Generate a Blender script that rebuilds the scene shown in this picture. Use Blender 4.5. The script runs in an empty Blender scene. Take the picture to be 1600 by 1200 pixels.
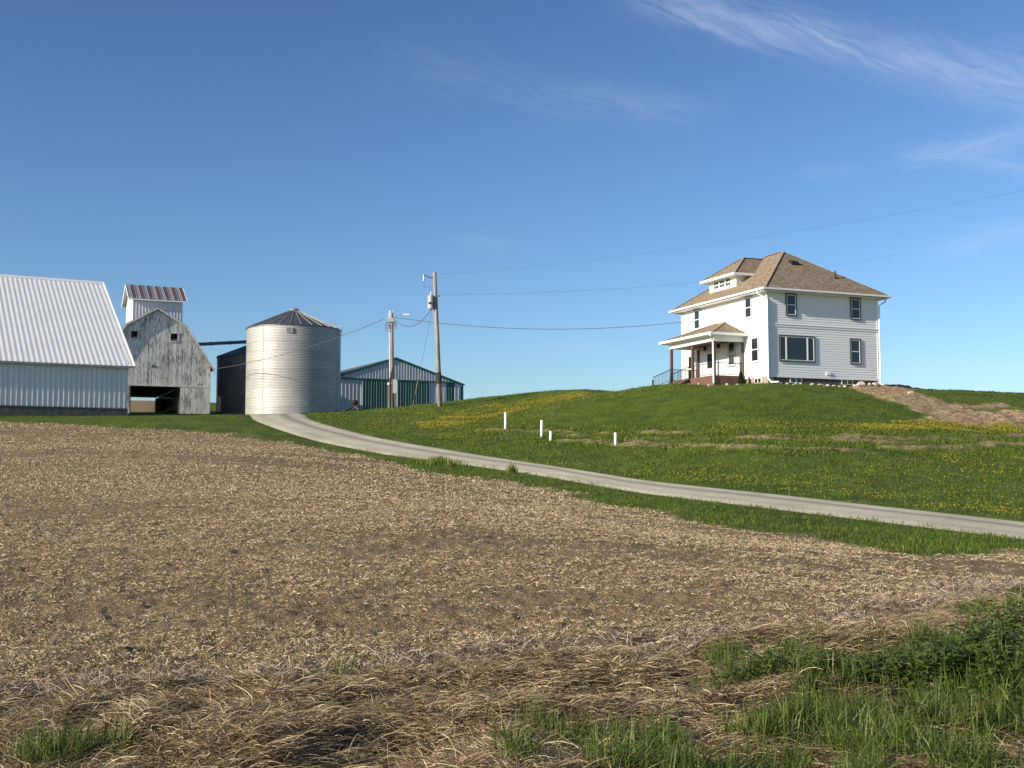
import bpy, bmesh, math, random
import numpy as np
from mathutils import Vector, Matrix
random.seed(7); RNG = np.random.default_rng(11)
R = math.radians
scene = bpy.context.scene
COL = scene.collection
# ------------------------------------------------------------------ camera
F, CX, CY, HOR = 1850.0, 800.0, 600.0, 745.0
ZC = 1.7
PITCH = math.atan((HOR - CY) / F)
def uv(px, py):
    dx, dy = (px - CX) / F, (CY - py) / F
    y = math.cos(PITCH) - dy * math.sin(PITCH)
    return dx / y, (math.sin(PITCH) + dy * math.cos(PITCH)) / y
def at(px, py, d):
    u, v = uv(px, py)
    return Vector((u * d, d, ZC + v * d))
cam_d = bpy.data.cameras.new("camera"); cam = bpy.data.objects.new("camera", cam_d); COL.objects.link(cam)
cam.location = (0, 0, ZC); cam.rotation_euler = (math.pi / 2 + PITCH, 0, 0)
cam_d.sensor_width = 36; cam_d.lens = 36 * F / 1600; cam_d.clip_end = 6000; cam_d.clip_start = 0.1
scene.camera = cam
# ------------------------------------------------------------------ sun and sky
SUN_EL = R(21)
SUN_H = Vector((-0.850, -0.527, 0)).normalized()
SUN = Vector((SUN_H.x * math.cos(SUN_EL), SUN_H.y * math.cos(SUN_EL), math.sin(SUN_EL)))
sd = bpy.data.lights.new("sun", 'SUN'); so = bpy.data.objects.new("sun", sd); COL.objects.link(so)
sd.energy = 5.0; sd.angle = R(0.53); sd.color = (1.0, 0.90, 0.74)
so.rotation_euler = SUN.to_track_quat('Z', 'Y').to_euler(); so.location = (-60, -40, 60)
scene.view_settings.view_transform = 'Standard'; scene.view_settings.look = 'None'
scene.view_settings.exposure = 0.55; scene.view_settings.gamma = 1.0

# ------------------------------------------------------------------ node helpers
class NT:
    def __init__(s, tree): s.t = tree; s.n = tree.nodes; s.l = tree.links
    def node(s, typ, ins=None, **props):
        nd = s.n.new(typ)
        for k, v in props.items(): setattr(nd, k, v)
        for k, v in (ins or {}).items(): s.put(nd.inputs[k], v)
        return nd
    def put(s, sock, v):
        if hasattr(v, 'outputs'): v = v.outputs[0]
        if isinstance(v, bpy.types.NodeSocket): s.l.new(v, sock)
        else:
            if sock.type == 'RGBA' and len(v) == 3: v = (*v, 1)
            sock.default_value = v
    def m(s, op, a, b=0.0, c=0.0, clamp=False):
        return s.node('ShaderNodeMath', {0: a, 1: b, 2: c}, operation=op, use_clamp=clamp).outputs[0]
    def mix(s, f, a, b, blend='MIX'):
        nd = s.node('ShaderNodeMix', data_type='RGBA', blend_type=blend)
        s.put(nd.inputs[0], f); s.put(nd.inputs[6], a); s.put(nd.inputs[7], b)
        return nd.outputs[2]
    def noise(s, vec, scale, detail=4, rough=0.55, out=0, dist=0.0):
        nd = s.node('ShaderNodeTexNoise', {'Vector': vec, 'Scale': scale, 'Detail': detail, 'Roughness': rough, 'Distortion': dist})
        return nd.outputs[out]
    def mapr(s, v, a, b, c=0.0, d=1.0):
        return s.node('ShaderNodeMapRange', {0: v, 1: a, 2: b, 3: c, 4: d}).outputs[0]
    def ramp(s, f, stops):
        nd = s.node('ShaderNodeValToRGB', {0: f}); cr = nd.color_ramp
        while len(cr.elements) < len(stops): cr.elements.new(0.5)
        for e, (p, c) in zip(cr.elements, stops): e.position = p; e.color = (*c, 1)
        return nd.outputs[0]
    def scalev(s, vec, sc):
        return s.node('ShaderNodeVectorMath', {0: vec, 1: sc}, operation='MULTIPLY').outputs[0]
    def obj(s): return s.node('ShaderNodeTexCoord').outputs['Object']
    def pos(s): return s.node('ShaderNodeNewGeometry').outputs['Position']
    def sepx(s, vec): return s.node('ShaderNodeSeparateXYZ', {0: vec}).outputs
def mat(name):
    m = bpy.data.materials.new(name); m.use_nodes = True
    m.node_tree.nodes.clear(); t = NT(m.node_tree)
    out = t.node('ShaderNodeOutputMaterial')
    return m, t, out
def pbr(name, color, rough=0.6, metal=0.0, bump=None, bstr=0.3, bdist=0.02, spec=0.5, fn=None):
    """color: rgb or fn(t) -> socket; bump: fn(t) -> height socket"""
    m, t, out = mat(name)
    b = t.node('ShaderNodeBsdfPrincipled', {'Roughness': rough if not callable(rough) else rough(t), 'Metallic': metal if not callable(metal) else metal(t), 'Specular IOR Level': spec})
    t.put(b.inputs['Base Color'], color(t) if callable(color) else color)
    if bump:
        bp = t.node('ShaderNodeBump', {'Height': bump(t), 'Strength': bstr, 'Distance': bdist})
        t.put(b.inputs['Normal'], bp)
    t.l.new(b.outputs[0], out.inputs[0])
    return m
# ------------------------------------------------------------------ object helpers
def tag(o, label=None, cat=None, group=None, kind=None):
    if label: o['label'] = label
    if cat: o['category'] = cat
    if group: o['group'] = group
    if kind: o['kind'] = kind
    return o
def thing(name, label, cat, loc, rz=0.0, group=None):
    o = bpy.data.objects.new(name, None); COL.objects.link(o)
    o.empty_display_size = 0.3; o.location = loc; o.rotation_euler = (0, 0, rz)
    return tag(o, label, cat, group)
class MB:
    def __init__(s): s.v = []; s.f = []
    def quad(s, a, b, c, d):
        n = len(s.v); s.v += [tuple(a), tuple(b), tuple(c), tuple(d)]; s.f.append((n, n+1, n+2, n+3)); return s
    def poly(s, pts):
        n = len(s.v); s.v += [tuple(p) for p in pts]; s.f.append(tuple(range(n, n+len(pts)))); return s
    def box(s, x0, x1, y0, y1, z0, z1):
        n = len(s.v)
        s.v += [(x0,y0,z0),(x1,y0,z0),(x1,y1,z0),(x0,y1,z0),(x0,y0,z1),(x1,y0,z1),(x1,y1,z1),(x0,y1,z1)]
        s.f += [(n,n+3,n+2,n+1),(n+4,n+5,n+6,n+7),(n,n+1,n+5,n+4),(n+1,n+2,n+6,n+5),(n+2,n+3,n+7,n+6),(n+3,n,n+4,n+7)]
        return s
    def prism(s, pts, axis, a, b):
        """polygon pts (2D) extruded along axis 'x','y','z' from a to b; 2D coords are the two remaining axes in order"""
        def P(p, t):
            return {'x': (t, p[0], p[1]), 'y': (p[0], t, p[1]), 'z': (p[0], p[1], t)}[axis]
        n = len(s.v); k = len(pts)
        s.v += [P(p, a) for p in pts] + [P(p, b) for p in pts]
        s.f.append(tuple(range(n, n+k))[::-1]); s.f.append(tuple(range(n+k, n+2*k)))
        for i in range(k):
            j = (i+1) % k; s.f.append((n+i, n+j, n+k+j, n+k+i))
        return s
    def bar(s, p, q, w, h=None, up=(0,0,1)):
        h = h or w; p = Vector(p); q = Vector(q); d = (q-p).normalized(); up = Vector(up)
        if abs(d.dot(up)) > 0.98: up = Vector((1,0,0))
        sx = d.cross(up).normalized()*w/2; sy = sx.cross(d).normalized()*h/2
        n = len(s.v)
        for c in (p, q):
            s.v += [tuple(c-sx-sy), tuple(c+sx-sy), tuple(c+sx+sy), tuple(c-sx+sy)]
        s.f += [(n,n+3,n+2,n+1),(n+4,n+5,n+6,n+7),(n,n+1,n+5,n+4),(n+1,n+2,n+6,n+5),(n+2,n+3,n+7,n+6),(n+3,n,n+4,n+7)]
        return s
    def tube(s, pts, r, seg=8, caps=True):
        pts = [Vector(p) for p in pts]; k = len(pts)
        rs = r if isinstance(r, (list, tuple)) else [r]*k
        n0 = len(s.v); ref = None
        for i, p in enumerate(pts):
            d = (pts[min(i+1,k-1)] - pts[max(i-1,0)]).normalized()
            if ref is None:
                ref = d.cross(Vector((0,0,1)) if abs(d.z) < 0.95 else Vector((1,0,0))).normalized()
            else:
                ref = (ref - d*ref.dot(d)).normalized()
            o = d.cross(ref)
            for j in range(seg):
                a = 2*math.pi*j/seg
                s.v.append(tuple(p + (ref*math.cos(a) + o*math.sin(a))*rs[i]))
        for i in range(k-1):
            for j in range(seg):
                j2 = (j+1) % seg
                s.f.append((n0+i*seg+j, n0+i*seg+j2, n0+(i+1)*seg+j2, n0+(i+1)*seg+j))
        if caps:
            s.f.append(tuple(n0+j for j in range(seg))[::-1]); s.f.append(tuple(n0+(k-1)*seg+j for j in range(seg)))
        return s
    def lathe(s, prof, seg=32, c=(0,0,0), top=True, bottom=True):
        n0 = len(s.v); k = len(prof)
        for (r, z) in prof:
            for j in range(seg):
                a = 2*math.pi*j/seg; s.v.append((c[0]+r*math.cos(a), c[1]+r*math.sin(a), c[2]+z))
        for i in range(k-1):
            for j in range(seg):
                j2 = (j+1) % seg
                s.f.append((n0+i*seg+j, n0+i*seg+j2, n0+(i+1)*seg+j2, n0+(i+1)*seg+j))
        if bottom: s.f.append(tuple(n0+j for j in range(seg))[::-1])
        if top: s.f.append(tuple(n0+(k-1)*seg+j for j in range(seg)))
        return s
    def build(s, name, material, parent=None, smooth=False, fixn=True):
        me = bpy.data.meshes.new(name); me.from_pydata(s.v, [], s.f)
        if fixn:
            bm = bmesh.new(); bm.from_mesh(me); bmesh.ops.recalc_face_normals(bm, faces=bm.faces); bm.to_mesh(me); bm.free()
        me.materials.append(material)
        if smooth: me.polygons.foreach_set('use_smooth', [True]*len(me.polygons))
        o = bpy.data.objects.new(name, me); COL.objects.link(o)
        if parent: o.parent = parent
        return o
def numpy_mesh(name, verts, quads, material, smooth=False):
    me = bpy.data.meshes.new(name); n = len(verts); k = len(quads)
    me.vertices.add(n); me.vertices.foreach_set('co', np.ascontiguousarray(verts, np.float32).ravel())
    me.loops.add(k*4); me.loops.foreach_set('vertex_index', np.ascontiguousarray(quads, np.int32).ravel())
    me.polygons.add(k); me.polygons.foreach_set('loop_start', np.arange(0, k*4, 4, dtype=np.int32))
    try: me.polygons.foreach_set('loop_total', np.full(k, 4, np.int32))
    except Exception: pass
    if smooth: me.polygons.foreach_set('use_smooth', np.ones(k, bool))
    me.materials.append(material); me.update(calc_edges=True)
    o = bpy.data.objects.new(name, me); COL.objects.link(o)
    return o
def face_px(px, py, org, a):
    """pixel on the vertical plane through org running along (cos a, sin a): -> local x, world z"""
    u, v = uv(px, py)
    x = (u*org[1] - org[0]) / (math.cos(a) - u*math.sin(a))
    return x, ZC + v*(org[1] + x*math.sin(a))
# ------------------------------------------------------------------ numpy noise
def vnoise(x, y, seed=0):
    xi = np.floor(x).astype(np.int64); yi = np.floor(y).astype(np.int64)
    xf = x - xi; yf = y - yi
    def h(a, b):
        n = (a*374761393 + b*668265263 + seed*1442695041) & 0xffffffff
        n = ((n ^ (n >> 13)) * 1274126177) & 0xffffffff
        n = n ^ (n >> 16)
        return (n & 0xffff) / 65535.0
    sx = xf*xf*(3-2*xf); sy = yf*yf*(3-2*yf)
    a = h(xi, yi)*(1-sx) + h(xi+1, yi)*sx
    b = h(xi, yi+1)*(1-sx) + h(xi+1, yi+1)*sx
    return a*(1-sy) + b*sy
def fbm(x, y, oct=4, seed=0):
    t = 0; amp = 0.5; s = 0
    for i in range(oct):
        t = t + amp*vnoise(x*2**i, y*2**i, seed+i*17); s += amp; amp *= 0.5
    return t/s
def sstep(a, b, x):
    t = np.clip((x-a)/(b-a), 0, 1); return t*t*(3-2*t)
# ------------------------------------------------------------------ terrain (thin plate spline through surveyed points)
CP = []
def cp(px, py, d): p = at(px, py, d); CP.append((p.x, p.y, p.z))
def cw(x, y, z): CP.append((x, y, z))
for x in (-14, -5, 0, 5, 14):
    cw(x, -12, 0.05); cw(x, 1.0, 0.0)
for x in (-5, -2, 0, 2, 5): cw(x, 6.0, -0.05)
# field
for px in (0, 400, 800):
    cp(px, 1060, 9.9); cp(px, 900, 15); cp(px, 800, 24)
cp(1200, 1060, 9.8); cp(1200, 900, 15.5); cp(1600, 1040, 10); cp(1600, 930, 16); cp(1600, 872, 24)
cp(0, 745, 36); cp(0, 700, 52); cp(0, 660, 72); cp(300, 745, 36); cp(300, 700, 52); cp(300, 672, 67)
cp(600, 760, 36); cp(600, 722, 52); cp(1000, 830, 25); cp(-300, 800, 24); cp(-300, 700, 52); cp(-300, 655, 72)
# driveway edges
for px, yu, du, yl, dl in ((1600,815,35.5,840,31), (1200,771,41.5,792,37), (1000,749,47,769,42), (800,718,56,735,50.5), (600,685,67,709,59), (500,661,74,690,65)):
    cp(px, yu, du); cp(px, yl, dl)
cp(465, 648.5, 82); cp(385, 648.5, 81); cp(1900, 850, 32)
# hill side
cp(1600,760,46); cp(1600,700,60); cp(1600,662,74); cp(1600,618,98)
cp(1200,603,77); cp(1200,660,64); cp(1200,700,54)
cp(800,690,64); cp(800,640,84); cp(800,619,98); cp(1000,700,58); cp(1000,660,70); cp(1040,600,83); cp(900,609,92)
cp(1400,606,86); cp(1400,660,68); cp(1400,700,57); cp(1500,611,92); cp(1900,640,98); cp(1900,730,60)
# farm yard
cp(0,645,78.5); cp(198,650,79); cp(100,646.5,90); cp(240,648.5,92); cp(330,648.5,92)
cp(265,648.5,110); cp(330,648.5,112); cp(612,639,95); cp(687,635,87); cp(640,652,82); cp(560,650,84)
cp(540,647.5,120); cp(725,629,106); cp(600,643,124); cp(457,648.5,120); cp(340,646,124); cp(425,648.5,95)
# beyond the farm
cp(0,627,160); cp(250,628,160); cp(345,630,158); cp(200,644,130)
cw(-8,150,8.0); cw(15,130,7.5); cw(40,130,6.5); cw(70,140,5.5); cw(10,190,4.5); cw(60,200,3.5); cw(-60,200,9); cw(-110,150,10.5); cw(-100,60,4.5); cw(-60,20,1.2); cw(70,60,3.0); cw(50,20,0.0)
# house pad
HC = at(1200, 592, 80.0); HA = R(22)
def hw(x, y): return (HC.x + x*math.cos(HA) - y*math.sin(HA), HC.y + x*math.sin(HA) + y*math.cos(HA))
for (x, y) in ((-0.5,-0.5), (9.5,-0.5), (4.5,-0.5), (0,11.5), (9.3,11.5), (-3.5,3), (-4.5,9)):
    p = hw(x, y); cw(p[0], p[1], 7.92)
CP = np.array(CP); S = 50.0
def _U(r2): return np.where(r2 > 1e-12, r2*np.log(np.maximum(r2, 1e-12)), 0)
_n = len(CP); _P = CP[:, :2]/S
_K = _U(((_P[:, None]-_P[None])**2).sum(-1)) + np.eye(_n)*2e-4
_A = np.zeros((_n+3, _n+3)); _A[:_n, :_n] = _K; _A[:_n, _n] = 1; _A[:_n, _n+1:] = _P; _A[_n:, :_n] = _A[:_n, _n:].T
_W = np.linalg.solve(_A, np.concatenate([CP[:, 2], np.zeros(3)]))
def ter(x, y):
    x = np.asarray(x, float); y = np.asarray(y, float); sh = x.shape
    q = np.stack([x.ravel(), y.ravel()], 1)/S; z = np.zeros(len(q))
    for i in range(0, len(q), 20000):
        c = q[i:i+20000]
        z[i:i+20000] = _U(((c[:, None]-_P[None])**2).sum(-1)) @ _W[:_n] + _W[_n] + c @ _W[_n+1:]
    z = z.reshape(sh)
    rr = np.hypot(x+5, y-60); f = sstep(110, 260, rr)
    return np.clip(z*(1-f) + 3.0*f, -3, 14)
def tz(x, y): return float(ter(np.array([x]), np.array([y]))[0])
def ground_px(px, py, dmin=4.0, dmax=140.0):
    """first hit of the pixel's ray with the terrain"""
    u, v = uv(px, py); d = np.geomspace(dmin, dmax, 1500)
    g = ter(u*d, d) - (ZC + v*d)
    k = np.nonzero(g >= 0)[0]
    i = k[0] if len(k) else len(d)-1
    if i > 0 and len(k):
        t = -g[i-1]/(g[i]-g[i-1]+1e-12); dd = d[i-1] + (d[i]-d[i-1])*t
    else: dd = d[i]
    return Vector((u*dd, dd, ZC + v*dd))
def poly_px(pts): return np.array([ground_px(*p)[:2] for p in pts])
def sdist(poly, x, y):
    """signed distance to polygon, positive inside (world plan)"""
    x = np.asarray(x, float); y = np.asarray(y, float)
    ins = np.zeros(x.shape, bool); dm = np.full(x.shape, 1e9)
    k = len(poly)
    for i in range(k):
        x0, y0 = poly[i]; x1, y1 = poly[(i+1) % k]
        c = ((y0 > y) != (y1 > y))
        xi = (x1-x0)*(y-y0)/((y1-y0) if abs(y1-y0) > 1e-9 else 1e-9) + x0
        ins ^= c & (x < xi)
        dx, dy = x1-x0, y1-y0; t = np.clip(((x-x0)*dx+(y-y0)*dy)/(dx*dx+dy*dy+1e-12), 0, 1)
        dm = np.minimum(dm, np.hypot(x-x0-t*dx, y-y0-t*dy))
    return np.where(ins, dm, -dm)
# ------------------------------------------------------------------ sky with thin cirrus
world = bpy.data.worlds.new("World"); scene.world = world; world.use_nodes = True
wt = NT(world.node_tree); wt.n.clear()
wo = wt.node('ShaderNodeOutputWorld')
sky = wt.node('ShaderNodeTexSky', sky_type='NISHITA', sun_disc=False, sun_elevation=SUN_EL,
              sun_rotation=math.atan2(SUN_H.x, SUN_H.y), altitude=300, air_density=1.0, dust_density=0.6, ozone_density=2.2)
dirv = wt.node('ShaderNodeTexCoord').outputs['Generated']
dx_, dy_, dz_ = wt.sepx(dirv)
az = wt.m('ARCTAN2', dx_, dy_); el = wt.m('ARCSINE', dz_)
def azel(px, py):
    u, v = uv(px, py); d = Vector((u, 1, v)).normalized(); return math.atan2(d.x, d.y), math.asin(d.z)
azel_v = wt.node('ShaderNodeCombineXYZ', {0: az, 1: el, 2: 0.0}).outputs[0]
warp = wt.noise(azel_v, 9, 4, 0.6)
cl = None
# cirrus streaks: end points, width (rad), strength
for (a, b, wid, st) in (((980, -20), (1480, 110), 0.016, 0.50), ((1400, 80), (1700, 175), 0.018, 0.40), ((1500,70),(1750,130),0.014,0.22),
                        ((860, 150), (1110, 172), 0.012, 0.20), ((600, 100), (1000, 165), 0.02, 0.10),
                        ((1400, 250), (1660, 200), 0.010, 0.34), ((1240, 272), (1350, 264), 0.006, 0.16), ((1490,245),(1660,272),0.007,0.24),
                        ((1440, 395), (1680, 340), 0.012, 0.24), ((1380, 575), (1700, 580), 0.012, 0.20), ((840, 540), (960, 545), 0.006, 0.12), ((700,375),(820,378),0.008,0.10)):
    a0, e0 = azel(*a); a1, e1 = azel(*b)
    L = math.hypot(a1-a0, e1-e0); th = math.atan2(e1-e0, a1-a0); ca, sa = math.cos(th), math.sin(th)
    ac, ec = (a0+a1)/2, (e0+e1)/2
    da = wt.m('SUBTRACT', az, ac); de = wt.m('SUBTRACT', el, ec)
    s_ = wt.m('ADD', wt.m('MULTIPLY', da, ca), wt.m('MULTIPLY', de, sa))
    t_ = wt.m('SUBTRACT', wt.m('MULTIPLY', de, ca), wt.m('MULTIPLY', da, sa))
    t_ = wt.m('ADD', t_, wt.m('MULTIPLY', wt.m('SUBTRACT', warp, 0.5), wid*1.6))
    nv = wt.node('ShaderNodeCombineXYZ', {0: wt.m('MULTIPLY', s_, 10), 1: wt.m('MULTIPLY', wt.m('ADD', t_, wt.m('MULTIPLY', s_, 0.12)), 70), 2: ac*9}).outputs[0]
    nz = wt.mapr(wt.noise(nv, 1.0, 9, 0.70, dist=0.9), 0.34, 0.70)
    g = wt.m('EXPONENT', wt.m('MULTIPLY', wt.m('ADD', wt.m('POWER', wt.m('ABSOLUTE', wt.m('DIVIDE', s_, L*0.5)), 4.0), wt.m('POWER', wt.m('ABSOLUTE', wt.m('DIVIDE', t_, wid)), 2.0)), -1.0))
    c = wt.m('MULTIPLY', wt.m('MULTIPLY', g, nz), st*0.80)
    cl = c if cl is None else wt.m('ADD', cl, c)
front = wt.m('GREATER_THAN', dy_, 0.0)
cl = wt.m('MULTIPLY', cl, front, clamp=True)
SKYF = 0.080
skg = wt.node('ShaderNodeGamma', {0: wt.mix(1.0, sky.outputs[0], (0.25, 0.25, 0.25), 'MULTIPLY'), 1: 1.25}).outputs[0]
tint = wt.mix(1.0, skg, (3.50, 3.98, 4.66), 'MULTIPLY')
skyc = wt.mix(cl, tint, (6.6, 7.4, 8.6))
bg = wt.node('ShaderNodeBackground', {0: skyc, 1: SKYF})
wt.l.new(bg.outputs[0], wo.inputs[0])

# ------------------------------------------------------------------ ground regions (plan polygons)
FIELD_EDGE = [(0,660),(112,663),(187,669),(337,676),(412,687),(469,697),(525,707),(600,716),(657,739),(781,752),(875,767),(931,784),(1025,801),(1100,822),(1150,829),(1262,836),(1337,852),(1412,867),(1469,875),(1525,866),(1600,861)]
VERGE_EDGE = [(1600,925),(1540,940),(1480,965),(1380,985),(1290,1000),(1180,1008),(1100,1030),(1000,1036),(850,1046),(700,1058),(500,1082),(300,1092),(0,1105)]
field_poly = np.array([(-46, 79.5)] + [tuple(p) for p in poly_px(FIELD_EDGE)] + [(55, 28), (55, 20)] + [tuple(p) for p in poly_px(VERGE_EDGE)] + [(-12, 8.8), (-46, 9)])
far_poly = np.array([(-40,132),(-60,126),(-150,118),(-150,185),(-55,185)])
verge_poly = np.array([(55, 20)] + [tuple(p) for p in poly_px(VERGE_EDGE)] + [(-12, 8.8), (-46, 9), (-46, -15), (55, -15)])
DIRT = [(1306,599),(1335,610),(1362,618),(1394,628),(1420,636),(1452,648),(1440,657),(1470,660),(1506,662),(1560,664),(1640,665),(1640,640),(1560,644),(1525,640),(1570,631),(1490,632),(1455,622),(1428,613),(1395,604),(1372,600),(1340,598)]
dirt_poly = poly_px(DIRT)
SOIL = [([(752,672),(830,673.5),(900,676),(1010,676.5),(1110,677),(1210,681),(1300,685.5),(1440,684),(1500,682),(1640,681)], .55),
        ([(862,686),(930,690),(1000,693.5),(1060,694),(1110,697)], .9), ([(800,676),(860,677),(905,682)], .75),
        ([(1000,685),(1110,683),(1220,686),(1300,690),(1440,690.5),(1500,688)], .6), ([(1140,700.5),(1220,701),(1310,703.5),(1400,701),(1500,699),(1640,696)], .6)]
soil_lines = [(poly_px(p), w) for p, w in SOIL]
def ldist(L, x, y):
    dm = np.full(np.shape(x), 1e9)
    for (x0, y0), (x1, y1) in zip(L[:-1], L[1:]):
        ex, ey = x1-x0, y1-y0; t = np.clip(((x-x0)*ex+(y-y0)*ey)/(ex*ex+ey*ey), 0, 1); dm = np.minimum(dm, np.hypot(x-x0-t*ex, y-y0-t*ey))
    return dm
ROAD_UP = [(466,645),(480,653),(500,661),(520,666),(560,676),(600,685),(660,695),(700,701.5),(800,718),(900,733),(1000,749),(1100,760),(1200,771),(1300,782),(1400,793),(1500,804),(1600,815),(1700,826),(1900,849),(2200,884)]
ROAD_LO = [(368,645),(396,657),(430,669),(464,680),(497,688.5),(560,701),(600,709),(660,717),(700,722),(800,735),(900,751),(1000,769),(1100,781),(1200,793),(1300,805),(1400,816.5),(1500,828),(1600,840),(1700,853),(1900,880),(2200,922)]
road_up = poly_px(ROAD_UP); road_lo = poly_px(ROAD_LO)
road_poly = np.array(list(map(tuple, road_up)) + list(map(tuple, road_lo[::-1])))
def wob(x, y, s, seed): return fbm(x/s, y/s, 3, seed) - 0.5
def masks(x, y):
    n1 = wob(x, y, 1.2, 3); n2 = wob(x, y, 5, 5)
    f = sstep(-0.7, 0.7, sdist(field_poly, x, y) + n1*2.6 + n2*1.6)
    f = np.maximum(f, sstep(-0.7, 0.7, sdist(far_poly, x, y)))
    v = sstep(-0.35, 0.35, sdist(verge_poly, x, y) + n1*1.2)
    d = sstep(-0.5, 0.35, sdist(dirt_poly, x, y) + n1*1.6)
    s = np.zeros_like(d)
    brk = sstep(0.36, 0.56, fbm(x/3.5, y/1.5, 3, 33))
    for sl, hw_s in soil_lines: s = np.maximum(s, sstep(0.25, -0.25, ldist(sl, x, y) - hw_s*0.75 + n1*1.0)*brk)
    return f*(1-v), v, np.maximum(d, s*0.68), sdist(road_poly, x, y)
# green patches of the roadside verge, as plan blobs (px, py, rx m, ry m)
GREEN = [(1800,1150,1.5,1.6),(2000,1050,1.5,1.6),(1750,1010,.9,1.0),(1500,1270,1.6,.8),(1250,1270,1.0,.6),(1000,1250,.7,.35),(1600,1200,.8,1.0),(1400,1200,1.2,.7),(1500,1070,1.55,1.0),(1390,1110,1.0,.8),(1600,975,.6,.7),(1300,1055,.75,.35),(1225,1040,.6,.28),(1460,1170,1.7,.6),(1260,1180,.7,.35),(960,1185,.75,.28),(1080,1175,.45,.25),(90,1195,.35,.2),(150,1190,.3,.2),(1600,1100,.8,1.2),(1130,1085,.22,.16),(1200,1092,.15,.12),(880,1190,.3,.2),(520,1070,.2,.15),(1330,1150,.6,.5),(480,1185,.10,.08)]
GREENW = [(ground_px(a, b)[0], ground_px(a, b)[1], rx, ry) for a, b, rx, ry in GREEN]
def greenmask(x, y):
    g = np.zeros(np.shape(x)); n = wob(x, y, 0.35, 31)*1.1
    for gx, gy, rx, ry in GREENW:
        r = np.sqrt(((x-gx)/rx)**2 + ((y-gy)/ry)**2)
        g = np.maximum(g, sstep(1.15, 0.75, r + n))
    return g
def bumps(x, y, f, v, s):
    """small relief: clods in the field, thatch mounds on the verge, clods in the dirt, low ridges on the terrace"""
    h = f*((fbm(x/0.14, y/0.12, 3, 41)-0.5)*0.080 + sstep(0.62, 0.85, fbm(x/0.12+9, y/0.11, 2, 45))*0.025 + (fbm(x/0.9, y/0.6, 3, 43)-0.5)*0.10)
    mound = fbm(x/0.75+3.1, y/0.55, 3, 51)
    h = h + v*(sstep(0.36, 0.72, mound)*0.18 + (fbm(x/0.26, y/0.20, 3, 53)-0.5)*0.14)
    h = h + s*((fbm(x/0.7, y/0.7, 3, 57)-0.5)*0.40 + (fbm(x/2.2, y/2.2, 2, 59)-0.35)*0.5)
    h = h + (1-f)*(1-v)*(1-s)*((fbm(x/1.1, y/1.1, 3, 61)-0.5)*0.16 + (fbm(x/0.45, y/0.45, 2, 63)-0.5)*0.10)
    return h
def surf(x, y):
    f, v, s, r = masks(x, y)
    k = sstep(0.2, 1.2, -r)*(1-0.6*sstep(65, 80, y)*sstep(0, -10, x))          # keep the roadbed smooth
    return ter(x, y) + bumps(x, y, f, v, s)*k, f, v, s, r
NU, ND = 860, 1040
gu = np.linspace(-1.15, 1.15, NU); gd = np.geomspace(2.4, 300, ND)
GX = gu[None]*gd[:, None]; GY = np.repeat(gd[:, None], NU, 1)
GZ, GF, GV, GS, GR = surf(GX, GY)
GZ = GZ - sstep(-0.6, 0.25, GR)*0.06     # roadbed sits in a shallow cut, the road sheet lies on it
GG = greenmask(GX, GY)*GV

# ------------------------------------------------------------------ ground material (shared by field, lawn, verge and bare soil)
def ground_material():
    m, t, out = mat('ground_cover')
    a = t.node('ShaderNodeAttribute', attribute_name='cover'); r, g, b = t.node('ShaderNodeSeparateColor', {0: a.outputs['Color']}).outputs[:3]
    p = t.pos()
    pl = t.scalev(p, (1, 1, 0.0))
    big = t.noise(pl, 0.09, 4, 0.6); mid = t.noise(pl, 0.7, 4, 0.6); fine = t.noise(pl, 9, 3, 0.7); sp = t.noise(t.scalev(p, (42, 56, 40)), 1.0, 4, 0.8)
    # grass
    gcol = t.ramp(t.m('ADD', t.m('MULTIPLY', mid, 0.5), t.m('MULTIPLY', fine, 0.5)), [(0.36, (0.028, 0.045, 0.008)), (0.5, (0.082, 0.130, 0.012)), (0.64, (0.15, 0.20, 0.028))])
    gcol = t.mix(t.mapr(t.noise(pl, 0.22, 5, 0.65), 0.42, 0.62, 0.45, 0), gcol, (0.035, 0.055, 0.007))
    gcol = t.mix(t.mapr(big, 0.4, 0.7, 0, 0.45), gcol, (0.12, 0.150, 0.024))
    # field: dark loam between pale straw
    straw = t.ramp(sp, [(0.36, (0.045, 0.034, 0.022)), (0.46, (0.19, 0.143, 0.083)), (0.56, (0.42, 0.33, 0.20)), (0.68, (0.68, 0.57, 0.37))])
    tone = t.mix(t.mapr(t.noise(t.scalev(pl, (0.10, 0.22, 1)), 1.0, 5, 0.6), 0.33, 0.68), (0.80, 0.74, 0.68), (1.14, 1.04, 0.95))
    straw = t.mix(1.0, straw, tone, 'MULTIPLY')
    # verge thatch: dark brown litter with paler flecks
    ver = t.ramp(sp, [(0.38, (0.025, 0.018, 0.011)), (0.54, (0.12, 0.085, 0.048)), (0.70, (0.34, 0.25, 0.15))])
    # bare soil
    so_ = t.ramp(t.noise(p, 3.2, 6, 0.7), [(0.36, (0.14, 0.098, 0.055)), (0.50, (0.39, 0.282, 0.160)), (0.66, (0.58, 0.44, 0.265))])
    c = t.mix(r, gcol, straw); c = t.mix(b, c, ver); c = t.mix(g, c, so_)
    h = t.m('ADD', t.m('MULTIPLY', sp, 0.5), t.m('MULTIPLY', fine, 0.9))
    h = t.m('ADD', h, t.m('MULTIPLY', t.m('MULTIPLY', t.noise(p, 1.7, 5, 0.7, dist=0.8), g), 5.0))
    bp = t.node('ShaderNodeBump', {'Height': h, 'Strength': 0.9, 'Distance': 0.09})
    bs = t.node('ShaderNodeBsdfPrincipled', {'Base Color': c, 'Roughness': 0.9, 'Specular IOR Level': 0.15, 'Normal': bp})
    t.l.new(bs.outputs[0], out.inputs[0])
    return m
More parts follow.
